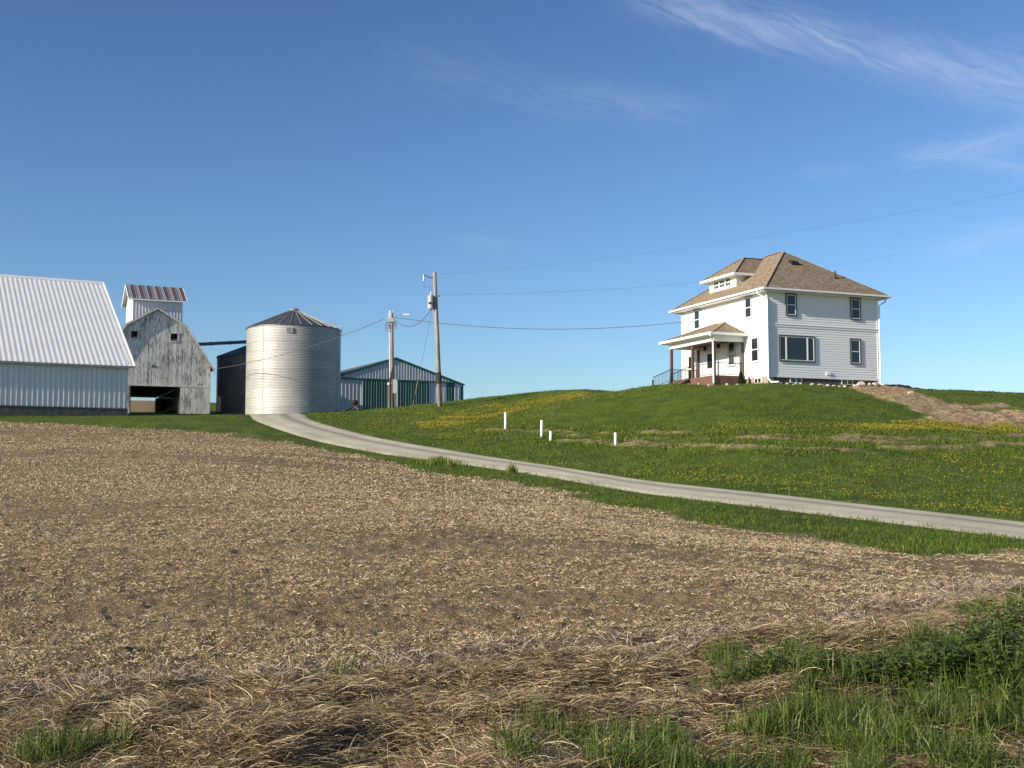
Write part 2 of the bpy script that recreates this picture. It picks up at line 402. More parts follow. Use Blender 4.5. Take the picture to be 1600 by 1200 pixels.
M_ground = ground_material()
verts = np.stack([GX, GY, GZ], -1).reshape(-1, 3)
idx = np.arange(NU*ND).reshape(ND, NU)
Q = np.stack([idx[:-1, :-1], idx[:-1, 1:], idx[1:, 1:], idx[1:, :-1]], -1).reshape(-1, 4)
fc = lambda A: A.reshape(-1)[Q].mean(1)
qf, qv, qs = fc(GF), fc(GV), fc(GS)
cls = np.where(qs > 0.5, 2, np.where(qv > 0.5, 3, np.where(qf > 0.5, 1, 0)))
for k, nm in ((0, 'lawn'), (1, 'field'), (2, 'bare_soil'), (3, 'roadside_verge')):
    q = Q[cls == k]; used, inv = np.unique(q, return_inverse=True)
    o = numpy_mesh(nm, verts[used], inv.reshape(-1, 4), M_ground, True)
    ca = o.data.attributes.new('cover', 'FLOAT_COLOR', 'POINT')
    col = np.stack([GF.reshape(-1)[used], GS.reshape(-1)[used], GV.reshape(-1)[used], np.ones(len(used))], -1).astype(np.float32)
    ca.data.foreach_set('color', col.ravel()); o['kind'] = 'structure'
# the wide land round it, below the modelled ground, out to the horizon
mb = MB(); n = 48; xs = np.linspace(-3200, 3200, n); ys = np.linspace(-3200, 3200, n)
for j in range(n):
    for i in range(n): mb.v.append((xs[i], ys[j], -0.6 - 0.9*(abs(xs[i]) < 300 and abs(ys[j]) < 400) + 6*(fbm(np.array([xs[i]/700]), np.array([ys[j]/700]), 3, 9)[0]-0.6)*(math.hypot(xs[i], ys[j]) > 500)))
for j in range(n-1):
    for i in range(n-1): mb.f.append((j*n+i, j*n+i+1, (j+1)*n+i+1, (j+1)*n+i))
M_far = pbr('far_land', lambda t: t.ramp(t.noise(t.pos(), 0.008, 5), [(0.4, (0.22, 0.16, 0.10)), (0.6, (0.08, 0.13, 0.03))]), 0.95)
mb.build('ground', M_far, smooth=True)['kind'] = 'structure'

# ------------------------------------------------------------------ driveway
def resample(P, k):
    P = np.array(P); s = np.concatenate([[0], np.cumsum(np.hypot(*np.diff(P, axis=0).T))]); q = np.linspace(0, s[-1], k)
    return np.stack([np.interp(q, s, P[:, 0]), np.interp(q, s, P[:, 1])], 1)
def smooth_line(P, it=30):
    P = P.copy()
    for _ in range(it): P[1:-1] = P[1:-1]*0.5 + (P[:-2]+P[2:])*0.25
    return P
K = 260; ru = smooth_line(resample(road_up, K)); rl = smooth_line(resample(road_lo, K)); W = 14
t_ = np.linspace(0, 1, W)[None, :, None]
RP = rl[:, None]*(1-t_) + ru[:, None]*t_
edge = np.minimum(t_[..., 0], 1-t_[..., 0])
RZ = ter(RP[..., 0], RP[..., 1]) + 0.012 + 0.05*np.sin(np.pi*t_[..., 0]) - 0.05*(edge < 0.02) - 0.025*np.exp(-((np.abs(t_[..., 0]-0.5)-0.22)/0.08)**2)
rv = np.concatenate([RP, RZ[..., None]], -1).reshape(-1, 3)
ri = np.arange(K*W).reshape(K, W)
rq = np.stack([ri[:-1, :-1], ri[:-1, 1:], ri[1:, 1:], ri[1:, :-1]], -1).reshape(-1, 4)
def road_mat():
    m, t, out = mat('gravel_road')
    tt = t.node('ShaderNodeAttribute', attribute_name='across').outputs['Fac']; p = t.pos()
    n = t.noise(p, 14, 4, 0.75); nb = t.noise(p, 0.5, 4, 0.6)
    c = t.ramp(t.m('ADD', t.m('MULTIPLY', n, 0.6), t.m('MULTIPLY', nb, 0.4)), [(0.35, (0.31, 0.280, 0.205)), (0.52, (0.48, 0.440, 0.330)), (0.68, (0.60, 0.555, 0.425))])
    # darker, grass-free loose strip between the wheel tracks and along the edges
    mid = t.m('EXPONENT', t.m('MULTIPLY', t.m('POWER', t.m('ABSOLUTE', t.m('DIVIDE', t.m('SUBTRACT', t.m('ADD', tt, t.m('MULTIPLY', t.m('SUBTRACT', nb, 0.5), 0.15)), 0.60), 0.09)), 2.0), -1.0))
    c = t.mix(t.m('MULTIPLY', mid, 0.75), c, (0.25, 0.21, 0.16))
    lo = t.m('EXPONENT', t.m('MULTIPLY', t.m('POWER', t.m('ABSOLUTE', t.m('DIVIDE', t.m('SUBTRACT', t.m('ADD', tt, t.m('MULTIPLY', t.m('SUBTRACT', t.noise(p, 2.0, 4), 0.5), 0.2)), 0.5), 0.53)), 16.0), -1.0))
    c = t.mix(t.m('MULTIPLY', t.m('SUBTRACT', 1.0, lo), 0.6), c, (0.16, 0.14, 0.09))
    bp = t.node('ShaderNodeBump', {'Height': n, 'Strength': 0.5, 'Distance': 0.03})
    b = t.node('ShaderNodeBsdfPrincipled', {'Base Color': c, 'Roughness': 0.95, 'Specular IOR Level': 0.1, 'Normal': bp})
    t.l.new(b.outputs[0], out.inputs[0]); return m
rd = numpy_mesh('driveway', rv, rq, road_mat(), True); rd['kind'] = 'structure'
aa = rd.data.attributes.new('across', 'FLOAT', 'POINT'); aa.data.foreach_set('value', np.ascontiguousarray(np.broadcast_to(t_[..., 0], (K, W)), np.float32).ravel())

# ------------------------------------------------------------------ scattered cover
def strips(name, C, Wd, side, material):
    """C (n, L, 3) centre lines, Wd (n, L) half widths, side (n, 3) unit vectors"""
    n, L, _ = C.shape
    V = np.stack([C - side[:, None]*Wd[..., None], C + side[:, None]*Wd[..., None]], 2).reshape(-1, 3)
    i = np.arange(n)[:, None]*(2*L) + np.arange(L-1)[None]*2
    q = np.stack([i, i+1, i+3, i+2], -1).reshape(-1, 4)
    return numpy_mesh(name, V, q, material)
def rand_dirs(n): a = RNG.uniform(0, 2*np.pi, n); return np.cos(a), np.sin(a)
def blade_mat(name, stops, trans=0.35, rough=0.6):
    m, t, out = mat(name)
    g = t.node('ShaderNodeNewGeometry'); r = g.outputs['Random Per Island']
    c = t.ramp(r, stops)
    d = t.node('ShaderNodeBsdfPrincipled', {'Base Color': c, 'Roughness': rough, 'Specular IOR Level': 0.25})
    tr = t.node('ShaderNodeBsdfTranslucent', {'Color': c})
    mx = t.node('ShaderNodeMixShader', {0: trans}); t.l.new(d.outputs[0], mx.inputs[1]); t.l.new(tr.outputs[0], mx.inputs[2])
    t.l.new(mx.outputs[0], out.inputs[0]); return m
M_straw = blade_mat('straw', [(0, (0.13, 0.092, 0.050)), (0.30, (0.33, 0.25, 0.138)), (0.75, (0.55, 0.435, 0.255)), (1, (0.78, 0.66, 0.43))], 0.12)
M_thatch = blade_mat('thatch', [(0, (0.045, 0.029, 0.016)), (0.42, (0.20, 0.138, 0.074)), (0.78, (0.50, 0.38, 0.215)), (1, (0.78, 0.64, 0.40))], 0.2)
M_grey = blade_mat('weathered_stalk', [(0, (0.10, 0.07, 0.05)), (0.5, (0.29, 0.215, 0.15)), (1, (0.58, 0.48, 0.36))], 0.1)
M_grass = blade_mat('grass_blade', [(0, (0.044, 0.074, 0.010)), (0.5, (0.108, 0.160, 0.015)), (0.9, (0.175, 0.228, 0.028)), (1, (0.27, 0.25, 0.08))], 0.4)
M_tall = blade_mat('tall_grass_blade', [(0, (0.045, 0.075, 0.013)), (0.5, (0.105, 0.155, 0.028)), (0.95, (0.20, 0.255, 0.06)), (1, (0.38, 0.33, 0.17))], 0.4, 0.45)
M_leaf = blade_mat('weed_leaf', [(0, (0.055, 0.09, 0.016)), (0.6, (0.11, 0.16, 0.03)), (1, (0.18, 0.23, 0.05))], 0.35, 0.45)
M_dand = blade_mat('dandelion_head', [(0, (0.62, 0.40, 0.01)), (0.7, (0.78, 0.55, 0.015)), (1, (0.75, 0.68, 0.25))], 0.25)
def sample(n, dlo, dhi, umax, power=1.0):
    k = power + 1; d = (RNG.uniform(0, 1, n)*(dhi**k - dlo**k) + dlo**k)**(1/k) if abs(k) > 1e-6 else dlo*np.exp(RNG.uniform(0, 1, n)*math.log(dhi/dlo))
    u = RNG.uniform(-umax, umax, n); return u*d, d
# --- straw residue on the field
def straw(n, dlo, dhi, power, lmin, lmax, wid, lift, nm, material, lab, keep=None, on='f'):
    n = int(n*1.2); x, y = sample(n, dlo, dhi, 0.68, power)
    z, f, v, s, r = surf(x, y)
    f = f if on == 'f' else v*(1-0.7*greenmask(x, y))
    k = (f > RNG.uniform(0.3, 0.8, n)) & (sstep(0.33, 0.62, 0.5*fbm(x/0.35, y/0.28, 3, 111)+0.5*fbm(x/9.0, y/2.6, 3, 113)) > RNG.uniform(0.0, 0.8, n))
    if keep is not None: k &= keep(x, y)
    x, y, z = x[k], y[k], z[k]; n = len(x)
    ca, sa = rand_dirs(n); ln = RNG.uniform(lmin, lmax, n)*(0.7+0.3*y/dlo)**0.5
    tilt = np.abs(RNG.normal(0, lift, n)); hz = ln*np.sin(np.clip(tilt, 0, 1.4)); hr = ln*np.cos(np.clip(tilt, 0, 1.4))
    A = np.stack([x, y, z+0.006], 1); B = A + np.stack([ca*hr, sa*hr, hz+0.004], 1)
    Mi = (A+B)/2 + np.stack([RNG.normal(0, 1, n)*ln*.08, RNG.normal(0, 1, n)*ln*.08, np.abs(RNG.normal(0, 1, n))*ln*0.10], 1)
    C = np.stack([A, Mi, B], 1)
    w = wid*RNG.uniform(0.6, 1.4, n)[:, None]*np.array([1, 1, 0.6])[None]*(np.maximum(y/14, 1)**0.65)[:, None]
    ph = RNG.uniform(0, 2*np.pi, n); side = np.stack([-sa*np.cos(ph), ca*np.cos(ph), np.sin(ph)], 1)
    o = strips(nm, C, w, side, material); tag(o, lab, 'straw', kind='stuff'); return o
straw(600000, 8.5, 34, -0.2, 0.016, 0.062, 0.0026, 0.30, 'straw_residue', M_straw, 'chopped pale straw lying over the near half of the tilled brown field')
straw(680000, 29, 82, 0.4, 0.03, 0.085, 0.0036, 0.45, 'straw_residue', M_straw, 'chopped pale straw over the far slope of the brown field')
straw(90000, 30, 80, 0.4, 0.05, 0.16, 0.0040, 0.5, 'straw_residue', M_straw, 'paler loose straw gathered along the field edge below the driveway strip', lambda x, y: (sdist(field_poly, x, y) + wob(x, y, 1.5, 141)*3 < 1.4))
straw(220000, 7.0, 13, 0.0, 0.02, 0.10, 0.0024, 0.35, 'straw_litter', M_thatch, 'short broken straw littering the roadside verge', None, 'v')
# --- weathered stalks along the near edge of the field
vd = lambda x, y: np.abs(sdist(verge_poly, x, y) + 0.25 + wob(x, y, 0.8, 71)*1.4) < 0.55
straw(260000, 8.3, 18, 0.0, 0.05, 0.20, 0.0036, 0.40, 'stalk_litter', M_grey, 'greyish broken stalks along the near edge of the field', vd)
# --- matted dead grass of the verge: strands combed in swirling bundles
n = 640000
x, y = sample(n, 5.0, 15, 0.74, 0.0); z, f, v, s, r = surf(x, y); g = greenmask(x, y)
k = (v > 0.4) & (g < RNG.uniform(0.35, 1.9, n)) & (sstep(0.04, 0.34, fbm(x/0.26, y/0.20, 3, 121)) > RNG.uniform(0.0, 0.9, n)); x, y, z = x[k], y[k], z[k]; n = len(x)
th = (fbm(x/1.1+7, y/0.9, 3, 81)-0.5)*9.0 + RNG.normal(0, 0.60, n) + np.where(RNG.uniform(0, 1, n) < 0.48, RNG.uniform(-2, 2, n), 0)
ln = RNG.uniform(0.05, 0.30, n)*RNG.uniform(0.5, 1.1, n)
tuft = sstep(0.45, 0.75, fbm(x/0.5, y/0.4, 3, 83))
up = RNG.uniform(0.0, 0.10, n) + tuft*RNG.uniform(0, 0.16, n); rise = RNG.normal(0.04, 0.16, n)
L = 6; C = np.zeros((n, L, 3)); tt = np.linspace(0, 1, L)
curl = RNG.normal(0, 0.30, n); kink = RNG.normal(0, 0.55, n)*(RNG.uniform(0, 1, n) < 0.5)
px_, py_ = x.copy(), y.copy(); C[:, 0] = np.stack([x, y, z], 1)
for i in range(1, L):
    a = th + curl*tt[i] + kink*(tt[i] > 0.5); px_ = px_ + np.cos(a)*ln/(L-1); py_ = py_ + np.sin(a)*ln/(L-1)
    C[:, i] = np.stack([px_, py_, z + up*ln*4*tt[i]*(1-0.75*tt[i])*1.5 + np.maximum(rise, -0.02)*ln*tt[i] + 0.004], 1)
w = (RNG.uniform(0.0008, 0.0021, n)*np.where(RNG.uniform(0, 1, n) < 0.10, 2.0, 1.0))[:, None]*np.array([1, 1, .95, .85, .65, .3])[None]
ph = RNG.uniform(0, 2*np.pi, n); side = np.stack([-np.sin(th)*np.cos(ph), np.cos(th)*np.cos(ph), np.sin(ph)], 1)
tag(strips('dead_grass', C, w, side, M_thatch), 'matted dry tan grass in swirling bundles along the bottom of the roadside verge', 'dry grass', kind='stuff')
# --- grass blades
def grass(nm, x, y, z, hmin, hmax, wid, lean, material, lab, L=4, hs=None):
    n = len(x); ca, sa = rand_dirs(n); h = RNG.uniform(hmin, hmax, n)
    if hs is not None: h = h*hs
    ln = np.abs(RNG.normal(lean*0.6, lean*0.5, n)); tt = np.linspace(0, 1, L)
    C = np.zeros((n, L, 3))
    for i, q in enumerate(tt):
        o = ln*h*q**1.8; C[:, i] = np.stack([x+ca*o, y+sa*o, z-0.01 + h*(q - 0.42*np.clip(ln, 0, 1.2)*q**2.2)], 1)
    wp = np.interp(tt, [0, 0.4, 0.8, 1], [0.8, 1.0, 0.7, 0.12])
    w = (wid*RNG.uniform(0.6, 1.3, n))[:, None]*wp[None]
    b = RNG.uniform(0, 2*np.pi, n); side = np.stack([np.cos(b)*0.9, np.sin(b)*0.6, np.zeros(n)], 1)
    side /= np.linalg.norm(side, axis=1)[:, None]
    return tag(strips(nm, C, w, side, material), lab, 'grass', kind='stuff')
# tall grass at the bottom of the verge
n = 680000; x, y = sample(n, 5.0, 17, 0.76, 0.2); z, f, v, s, r = surf(x, y); g = greenmask(x, y)
cl_ = fbm(x/0.30, y/0.25, 2, 91)
k = (v > 0.3) & (g*sstep(0.28, 0.60, cl_) > RNG.uniform(0.2, 1.4, n)); 
grass('tall_grass', x[k], y[k], z[k], 0.09, 0.27, 0.0034, 0.95, M_tall, 'lush green tall grass at the right end of the roadside verge', 5, (0.55+0.75*sstep(0.3, 0.7, cl_))[k]*(0.55+0.45*g[k]))
# lawn and strip beside the driveway
def lawn_scatter(n, dlo, dhi, power, hmin, hmax, wid, nm, lab, cond=None, hsc=None, L=3):
    n = int(n*1.22); x, y = sample(n, dlo, dhi, 0.68, power); z, f, v, s, r = surf(x, y)
    k = (f < RNG.uniform(0.1, 0.7, n)) & (v < 0.4) & (s < RNG.uniform(0.2, 0.8, n)) & (r < -0.12 + 0.12*RNG.normal(0, 1, n) + 0.9*(fbm(x/0.7, y/0.7, 3, 131)-0.5)) & (ter(x, y) > -1)
    if cond is not None: k &= cond(x, y)
    k &= sstep(0.34, 0.58, 0.65*fbm(x/0.55, y/0.40, 3, 161) + 0.35*fbm(x/2.4, y/1.6, 2, 163)) > RNG.uniform(0.0, 0.85, n)
    hs = (0.6 + 0.9*fbm(x/1.3, y/1.0, 3, 95))[k]
    grass(nm, x[k], y[k], z[k], hmin, hmax, wid, 0.6, M_grass, lab, L, hs)
below = lambda x, y: sdist(np.array(list(map(tuple, road_lo)) + [(60, 26), (60, 10), (-46, 10), (-46, 110), (-22, 110)]), x, y) > 0
lawn_scatter(240000, 19, 60, 0.3, 0.04, 0.15, 0.0070, 'strip_grass', 'rough green grass strip between the field and the driveway', below)
lawn_scatter(70000, 55, 100, 0.7, 0.04, 0.09, 0.014, 'yard_grass', 'short green grass in front of the barn and bins', below)
lawn_scatter(330000, 31, 112, 0.6, 0.05, 0.13, 0.013, 'lawn_grass', 'short green grass over the hillside below the house', lambda x, y: ~below(x, y))
lines_near = lambda x, y: (np.min([ldist(sl, x, y) for sl, _ in soil_lines], 0) < 2.2) & (fbm(x/1.6, y/0.8, 3, 151) > 0.5)
lawn_scatter(170000, 52, 74, 0.5, 0.10, 0.26, 0.016, 'rough_grass', 'taller rough grass tufts between the bare soil lines across the hillside', lines_near)
# thin green weeds inside the field
x, y = sample(30000, 9, 82, 0.6, 0.6); z, f, v, s, r = surf(x, y)
fe = sdist(field_poly, x, y); patch = fbm(x/3.0, y/2.2, 3, 99)
k = (f > 0.5) & ((sstep(0.72, 0.82, patch) > RNG.uniform(0, 1, len(x))) | (np.exp(-fe/1.6)*sstep(0.45, 0.7, patch)*(y > 30) > RNG.uniform(0.15, 1, len(x))))
grass('field_weeds', x[k], y[k], z[k], 0.05, 0.16, 0.006, 0.9, M_grass, 'sparse green weeds sprouting in the brown field', 3)
# --- dandelions
DP = [([(640,664),(700,650),(760,636),(840,622),(905,613),(925,618),(860,632),(790,648),(720,668),(660,672)], 3300), ([(1355,664),(1480,657),(1620,662),(1620,679),(1480,678),(1350,674)], 2900), ([(1120,664),(1360,666),(1340,676),(1130,672)], 500),
      ([(600,640),(1040,601),(1070,603),(900,640),(700,690),(560,668)], 1700), ([(840,724),(1000,745),(1200,768),(1600,811),(1600,800),(1200,755),(1000,735)], 420), ([(900,690),(1600,690),(1600,800),(1100,750)], 1100), ([(1400,720),(1600,708),(1600,745),(1450,740)], 260), ([(960,601),(1110,601),(1090,606),(960,610)], 260), ([(600,690),(800,670),(900,700),(900,725),(700,698)], 220)]
dx, dy = [], []
for pp, cnt in DP:
    P = poly_px(pp); lo, hi = P.min(0), P.max(0); got = 0
    while got < cnt:
        x = RNG.uniform(lo[0], hi[0], 4000); y = RNG.uniform(lo[1], hi[1], 4000)
        k = (sdist(P, x, y) + wob(x, y, 2.0, 101)*2 > 0) & (fbm(x/1.4, y/1.1, 3, 103) > RNG.uniform(0.25, 0.70, 4000)); k &= sdist(road_poly, x, y) < -0.15
        x, y = x[k][:cnt-got], y[k][:cnt-got]; dx.append(x); dy.append(y); got += max(len(x), 1)
dx = np.concatenate(dx); dy = np.concatenate(dy); dz = ter(dx, dy) + RNG.uniform(0.05, 0.17, len(dx))
n = len(dx); rr = RNG.uniform(0.017, 0.035, n)
yaw = RNG.uniform(0, 6.28, n); V = np.zeros((n, 9, 3))
for j in range(8):
    a = yaw + j*math.pi/4; V[:, j] = np.stack([dx+np.cos(a)*rr, dy+np.sin(a)*rr, dz + 0.0*a], 1)
V[:, 8] = np.stack([dx, dy, dz + rr*0.7], 1)
b = np.arange(n)[:, None]*9
q = np.concatenate([np.concatenate([b+8, b+j, b+j+1, b+(j+2) % 8], 1) for j in (0, 2, 4, 6)])
tag(numpy_mesh('dandelions', V.reshape(-1, 3), q, M_dand), 'yellow dandelion heads scattered over the green hillside', 'dandelions', kind='stuff')
# --- broadleaf weeds in the verge
st_c, st_w, st_s, lf_c, lf_w, lf_s = [], [], [], [], [], []
def weed(x, y, z, h, leaves):
    lean = RNG.normal(0, 0.12, 2)
    top = np.array([x+lean[0]*h, y+lean[1]*h, z+h])
    base = np.array([x, y, z-0.02]); st_c.append(np.stack([base, (base+top)/2+[lean[0]*.1, 0, 0], top])); st_w.append([.003, .0025, .0012]); a0 = RNG.uniform(0, 6.28)
    st_s.append([math.cos(a0), math.sin(a0), 0])
    for i in range(leaves):
        q = 0.25 + 0.75*i/max(leaves-1, 1); p = base + (top-base)*q
        a = a0 + i*2.4 + RNG.normal(0, .3); l = RNG.uniform(0.07, 0.15)*(1.15-0.55*q); e = RNG.uniform(0.1, 0.8)
        dr = np.array([math.cos(a)*math.cos(e), math.sin(a)*math.cos(e), math.sin(e)]); dn = np.array([0, 0, -l*0.35])
        lf_c.append(np.stack([p, p+dr*l*.35, p+dr*l*.7+dn*.35, p+dr*l+dn])); lf_w.append([.004, l*.16, l*.13, .001]); lf_s.append([-math.sin(a), math.cos(a), RNG.normal(0, .25)])
WS = [(1470,1085,1.0,.40,170),(1405,1092,.8,.32,90),(1600,1020,.6,.6,90),(1560,1055,.6,.45,70),(1345,1085,.5,.25,40),(1590,1120,.6,.6,50),(1530,1075,.6,.5,50),(1120,1090,.2,.15,6),(1185,1095,.2,.15,6)]
for wx, wy, rx, ry, cnt in WS:
    c = ground_px(wx, wy)
    cnt = int(cnt*1.9)
    xs_ = c.x + RNG.normal(0, .45, cnt)*rx; ys_ = c.y + RNG.normal(0, .45, cnt)*ry; zs_ = surf(xs_, ys_)[0]
    for a, b_, c_ in zip(xs_, ys_, zs_): weed(a, b_, c_, RNG.uniform(.12, .28), RNG.integers(9, 16))
V1 = strips('tmp', np.array(st_c), np.array(st_w), np.array(st_s), M_leaf)
V2 = strips('weeds', np.array(lf_c), np.array(lf_w), np.array(lf_s)/np.linalg.norm(np.array(lf_s), axis=1)[:, None], M_leaf)
bm = bmesh.new(); bm.from_mesh(V1.data); bm.from_mesh(V2.data); bm.to_mesh(V2.data); bm.free()
bpy.data.objects.remove(V1); tag(V2, 'leafy green broadleaf weeds crowding the right side of the verge', 'weeds', kind='stuff')
# ================================================================== materials for the buildings
def streak(t, sx=6, sz=0.35, sc=1.0, det=5): return t.noise(t.scalev(t.obj(), (sx, sx, sz)), sc, det, 0.65)
def speck(t, s): return t.noise(t.obj(), s, 5, 0.65)
M_metal_white = pbr('white_ribbed_steel', lambda t: t.mix(t.mapr(streak(t, 3, 0.2), 0.45, 0.75, 0, 0.5), (0.66, 0.68, 0.69), (0.50, 0.52, 0.53)), 0.42, spec=0.5)
M_roof_white = pbr('white_roof_steel', lambda t: t.mix(t.mapr(speck(t, 0.6), 0.42, 0.72, 0, 0.4), (0.70, 0.70, 0.68), (0.56, 0.56, 0.54)), 0.45, spec=0.5)
M_grey_trim = pbr('grey_trim', (0.30, 0.31, 0.32), 0.5)
M_dark_block = pbr('dark_foundation_block', lambda t: t.ramp(speck(t, 3), [(0.35, (0.06, 0.055, 0.05)), (0.65, (0.14, 0.13, 0.115))]), 0.9)
def peel(t):
    o = t.obj(); n = t.noise(t.scalev(o, (9, 9, 1.6)), 1.0, 7, 0.72); b = t.noise(t.scalev(o, (1.1, 1.1, 0.5)), 1.0, 3)
    k = t.mapr(t.m('ADD', n, t.m('MULTIPLY', t.m('SUBTRACT', b, 0.5), 0.5)), 0.475, 0.62)
    c = t.mix(k, (0.72, 0.71, 0.68), (0.22, 0.21, 0.20))
    i = t.node('ShaderNodeNewGeometry').outputs['Random Per Island']
    return t.mix(1.0, c, t.mix(i, (0.78, 0.77, 0.76), (1.08, 1.06, 1.03)), 'MULTIPLY')
M_peel = pbr('peeling_white_boards', peel, 0.85, bump=lambda t: t.noise(t.scalev(t.obj(), (30, 30, 2)), 1.0, 4), bstr=0.4, bdist=0.01, spec=0.2)
M_board_trim = pbr('old_white_trim', lambda t: t.mix(t.mapr(speck(t, 5), 0.5, 0.66), (0.66, 0.63, 0.58), (0.34, 0.30, 0.26)), 0.8)
M_old_wood = pbr('dark_old_wood', lambda t: t.ramp(t.noise(t.scalev(t.obj(), (4, 4, 12)), 1.0, 5), [(0.35, (0.055, 0.045, 0.038)), (0.65, (0.15, 0.125, 0.105))]), 0.9)
def rust(t):
    x = t.sepx(t.obj())[0]
    n = t.noise(t.scalev(t.obj(), (2.0, 3, 3)), 1.0, 6, 0.7)
    return t.mix(t.mapr(n, 0.45, 0.6), (0.40, 0.41, 0.42), (0.16, 0.07, 0.04))
M_rust_roof = pbr('rusty_roof_steel', rust, 0.6)
M_galv_plain = pbr('galvanized_sheet', lambda t: t.mix(t.mapr(speck(t, 1.4), 0.4, 0.7), (0.50, 0.51, 0.52), (0.36, 0.37, 0.38)), 0.45, 0.6)
M_rust_sheet = pbr('rusted_sheet', lambda t: t.ramp(t.noise(t.scalev(t.obj(), (3, 3, 3)), 1.5, 5, 0.7), [(0.35, (0.05, 0.030, 0.024)), (0.65, (0.13, 0.075, 0.055))]), 0.8)
def binc(t):
    p = t.obj(); z = t.sepx(p)[2]; ang = t.m('ARCTAN2', t.sepx(p)[1], t.sepx(p)[0])
    ring = t.m('FLOOR', t.m('DIVIDE', z, 0.88)); sec = t.m('FLOOR', t.m('ADD', t.m('MULTIPLY', ang, 1.43), t.m('MULTIPLY', ring, 0.5)))
    rnd = t.node('ShaderNodeTexWhiteNoise', {0: t.node('ShaderNodeCombineXYZ', {0: ring, 1: sec, 2: 0.0})}).outputs[0]
    n = t.noise(t.scalev(p, (1.2, 1.2, 0.35)), 1.2, 5, 0.6)
    c = t.mix(rnd, (0.40, 0.395, 0.375), (0.48, 0.475, 0.45))
    return t.mix(t.mapr(n, 0.48, 0.70, 0, 0.5), c, (0.46, 0.455, 0.45))
M_bin = pbr('galvanized_bin_steel', binc, lambda t: t.mapr(speck(t, 1.1), 0.3, 0.7, 0.56, 0.70), 0.62)
M_bin_dark = pbr('dull_shaded_bin_steel', lambda t: t.mix(t.mapr(speck(t, 0.9), 0.4, 0.7), (0.14, 0.138, 0.135), (0.21, 0.207, 0.20)), 0.55, 0.3)  # small bin's shade is put into this darker colour; also dull seams and bands
M_bin_roof = pbr('bin_roof_steel', lambda t: t.mix(t.mapr(speck(t, 1.2), 0.4, 0.7), (0.12, 0.12, 0.125), (0.19, 0.19, 0.19)), 0.45, 0.65)
M_bin_rib = pbr('bin_roof_rib_steel', (0.25, 0.25, 0.245), 0.6, 0.4)
M_green = pbr('dark_green_steel', lambda t: t.mix(t.mapr(streak(t, 2, .3), .4, .7), (0.020, 0.115, 0.085), (0.034, 0.15, 0.112)), 0.4)
M_shed_white = pbr('shed_white_steel', lambda t: t.mix(t.mapr(streak(t, 2, .3), .4, .7), (0.62, 0.63, 0.64), (0.52, 0.53, 0.545)), 0.42)
M_shed_roof = pbr('dark_roof_steel', (0.085, 0.095, 0.10), 0.6)
M_siding = pbr('white_lap_siding', lambda t: t.mix(t.mapr(speck(t, 2), .4, .7, 0, .25), (0.80, 0.80, 0.795), (0.74, 0.74, 0.735)), 0.5, spec=0.35)
M_white = pbr('white_trim_paint', (0.80, 0.80, 0.78), 0.45)
M_gutter = pbr('white_gutter', (0.82, 0.82, 0.80), 0.35)
M_palegrey = pbr('pale_grey_trim', (0.46, 0.47, 0.46), 0.55)
M_greytrim = pbr('grey_window_trim', (0.075, 0.082, 0.085), 0.6)
def shingle(t):
    o = t.obj(); x, y, z = t.sepx(o)
    v = t.node('ShaderNodeCombineXYZ', {0: t.m('ADD', x, y), 1: t.m('MULTIPLY', z, 1.75), 2: 0.0}).outputs[0]
    br = t.node('ShaderNodeTexBrick', {'Vector': v, 'Color1': (0.115, 0.083, 0.054, 1), 'Color2': (0.36, 0.275, 0.185, 1), 'Mortar': (0.10, 0.072, 0.05, 1), 'Scale': 1.0, 'Mortar Size': 0.012, 'Brick Width': 0.26, 'Row Height': 0.15, 'Bias': 0.1}, offset=0.37).outputs[0]
    n = t.noise(o, 5.5, 4, 0.7)
    return t.mix(0.55, br, t.ramp(n, [(0.38, (0.11, 0.080, 0.053)), (0.5, (0.215, 0.165, 0.112)), (0.62, (0.37, 0.295, 0.205))]))
M_shingle = pbr('brown_asphalt_shingle', shingle, 0.9, bump=lambda t: t.noise(t.obj(), 9, 3), bstr=0.4, bdist=0.03, spec=0.2)
M_ridge = pbr('ridge_cap_shingle', lambda t: t.ramp(speck(t, 6), [(0.38, (0.20, 0.15, 0.10)), (0.62, (0.36, 0.28, 0.19))]), 0.9)
def glass(name, c, ro=0.05):
    return pbr(name, c, ro, 0.0, spec=0.6)
M_glass = glass('dark_window_glass', (0.018, 0.026, 0.028))
M_redwood = pbr('red_brown_stained_wood', lambda t: t.mix(t.mapr(t.noise(t.scalev(t.obj(), (8, 8, 2)), 1, 5), .4, .65), (0.165, 0.085, 0.06), (0.115, 0.058, 0.042)), 0.65)
M_postwood = pbr('brown_post_wood', lambda t: t.mix(t.mapr(t.noise(t.scalev(t.obj(), (8, 8, 1)), 1, 5), .4, .65), (0.15, 0.082, 0.058), (0.10, 0.054, 0.038)), 0.6)
M_black = pbr('black_metal', (0.012, 0.012, 0.013), 0.6)
M_stone_pale = pbr('pale_foundation_stone', lambda t: t.ramp(t.node('ShaderNodeTexBrick', {'Vector': t.scalev(t.obj(), (2.4, 2.4, 2.4)), 'Scale': 1.0, 'Color1': (.55,.55,.55,1), 'Color2': (.75,.75,.75,1), 'Mortar': (.3,.3,.3,1)}).outputs[0], [(0.3, (0.20, 0.17, 0.13)), (0.75, (0.36, 0.31, 0.24))]), 0.9)
M_found = pbr('dark_stone_foundation', lambda t: t.ramp(speck(t, 4), [(0.38, (0.05, 0.045, 0.042)), (0.62, (0.13, 0.115, 0.10))]), 0.9)
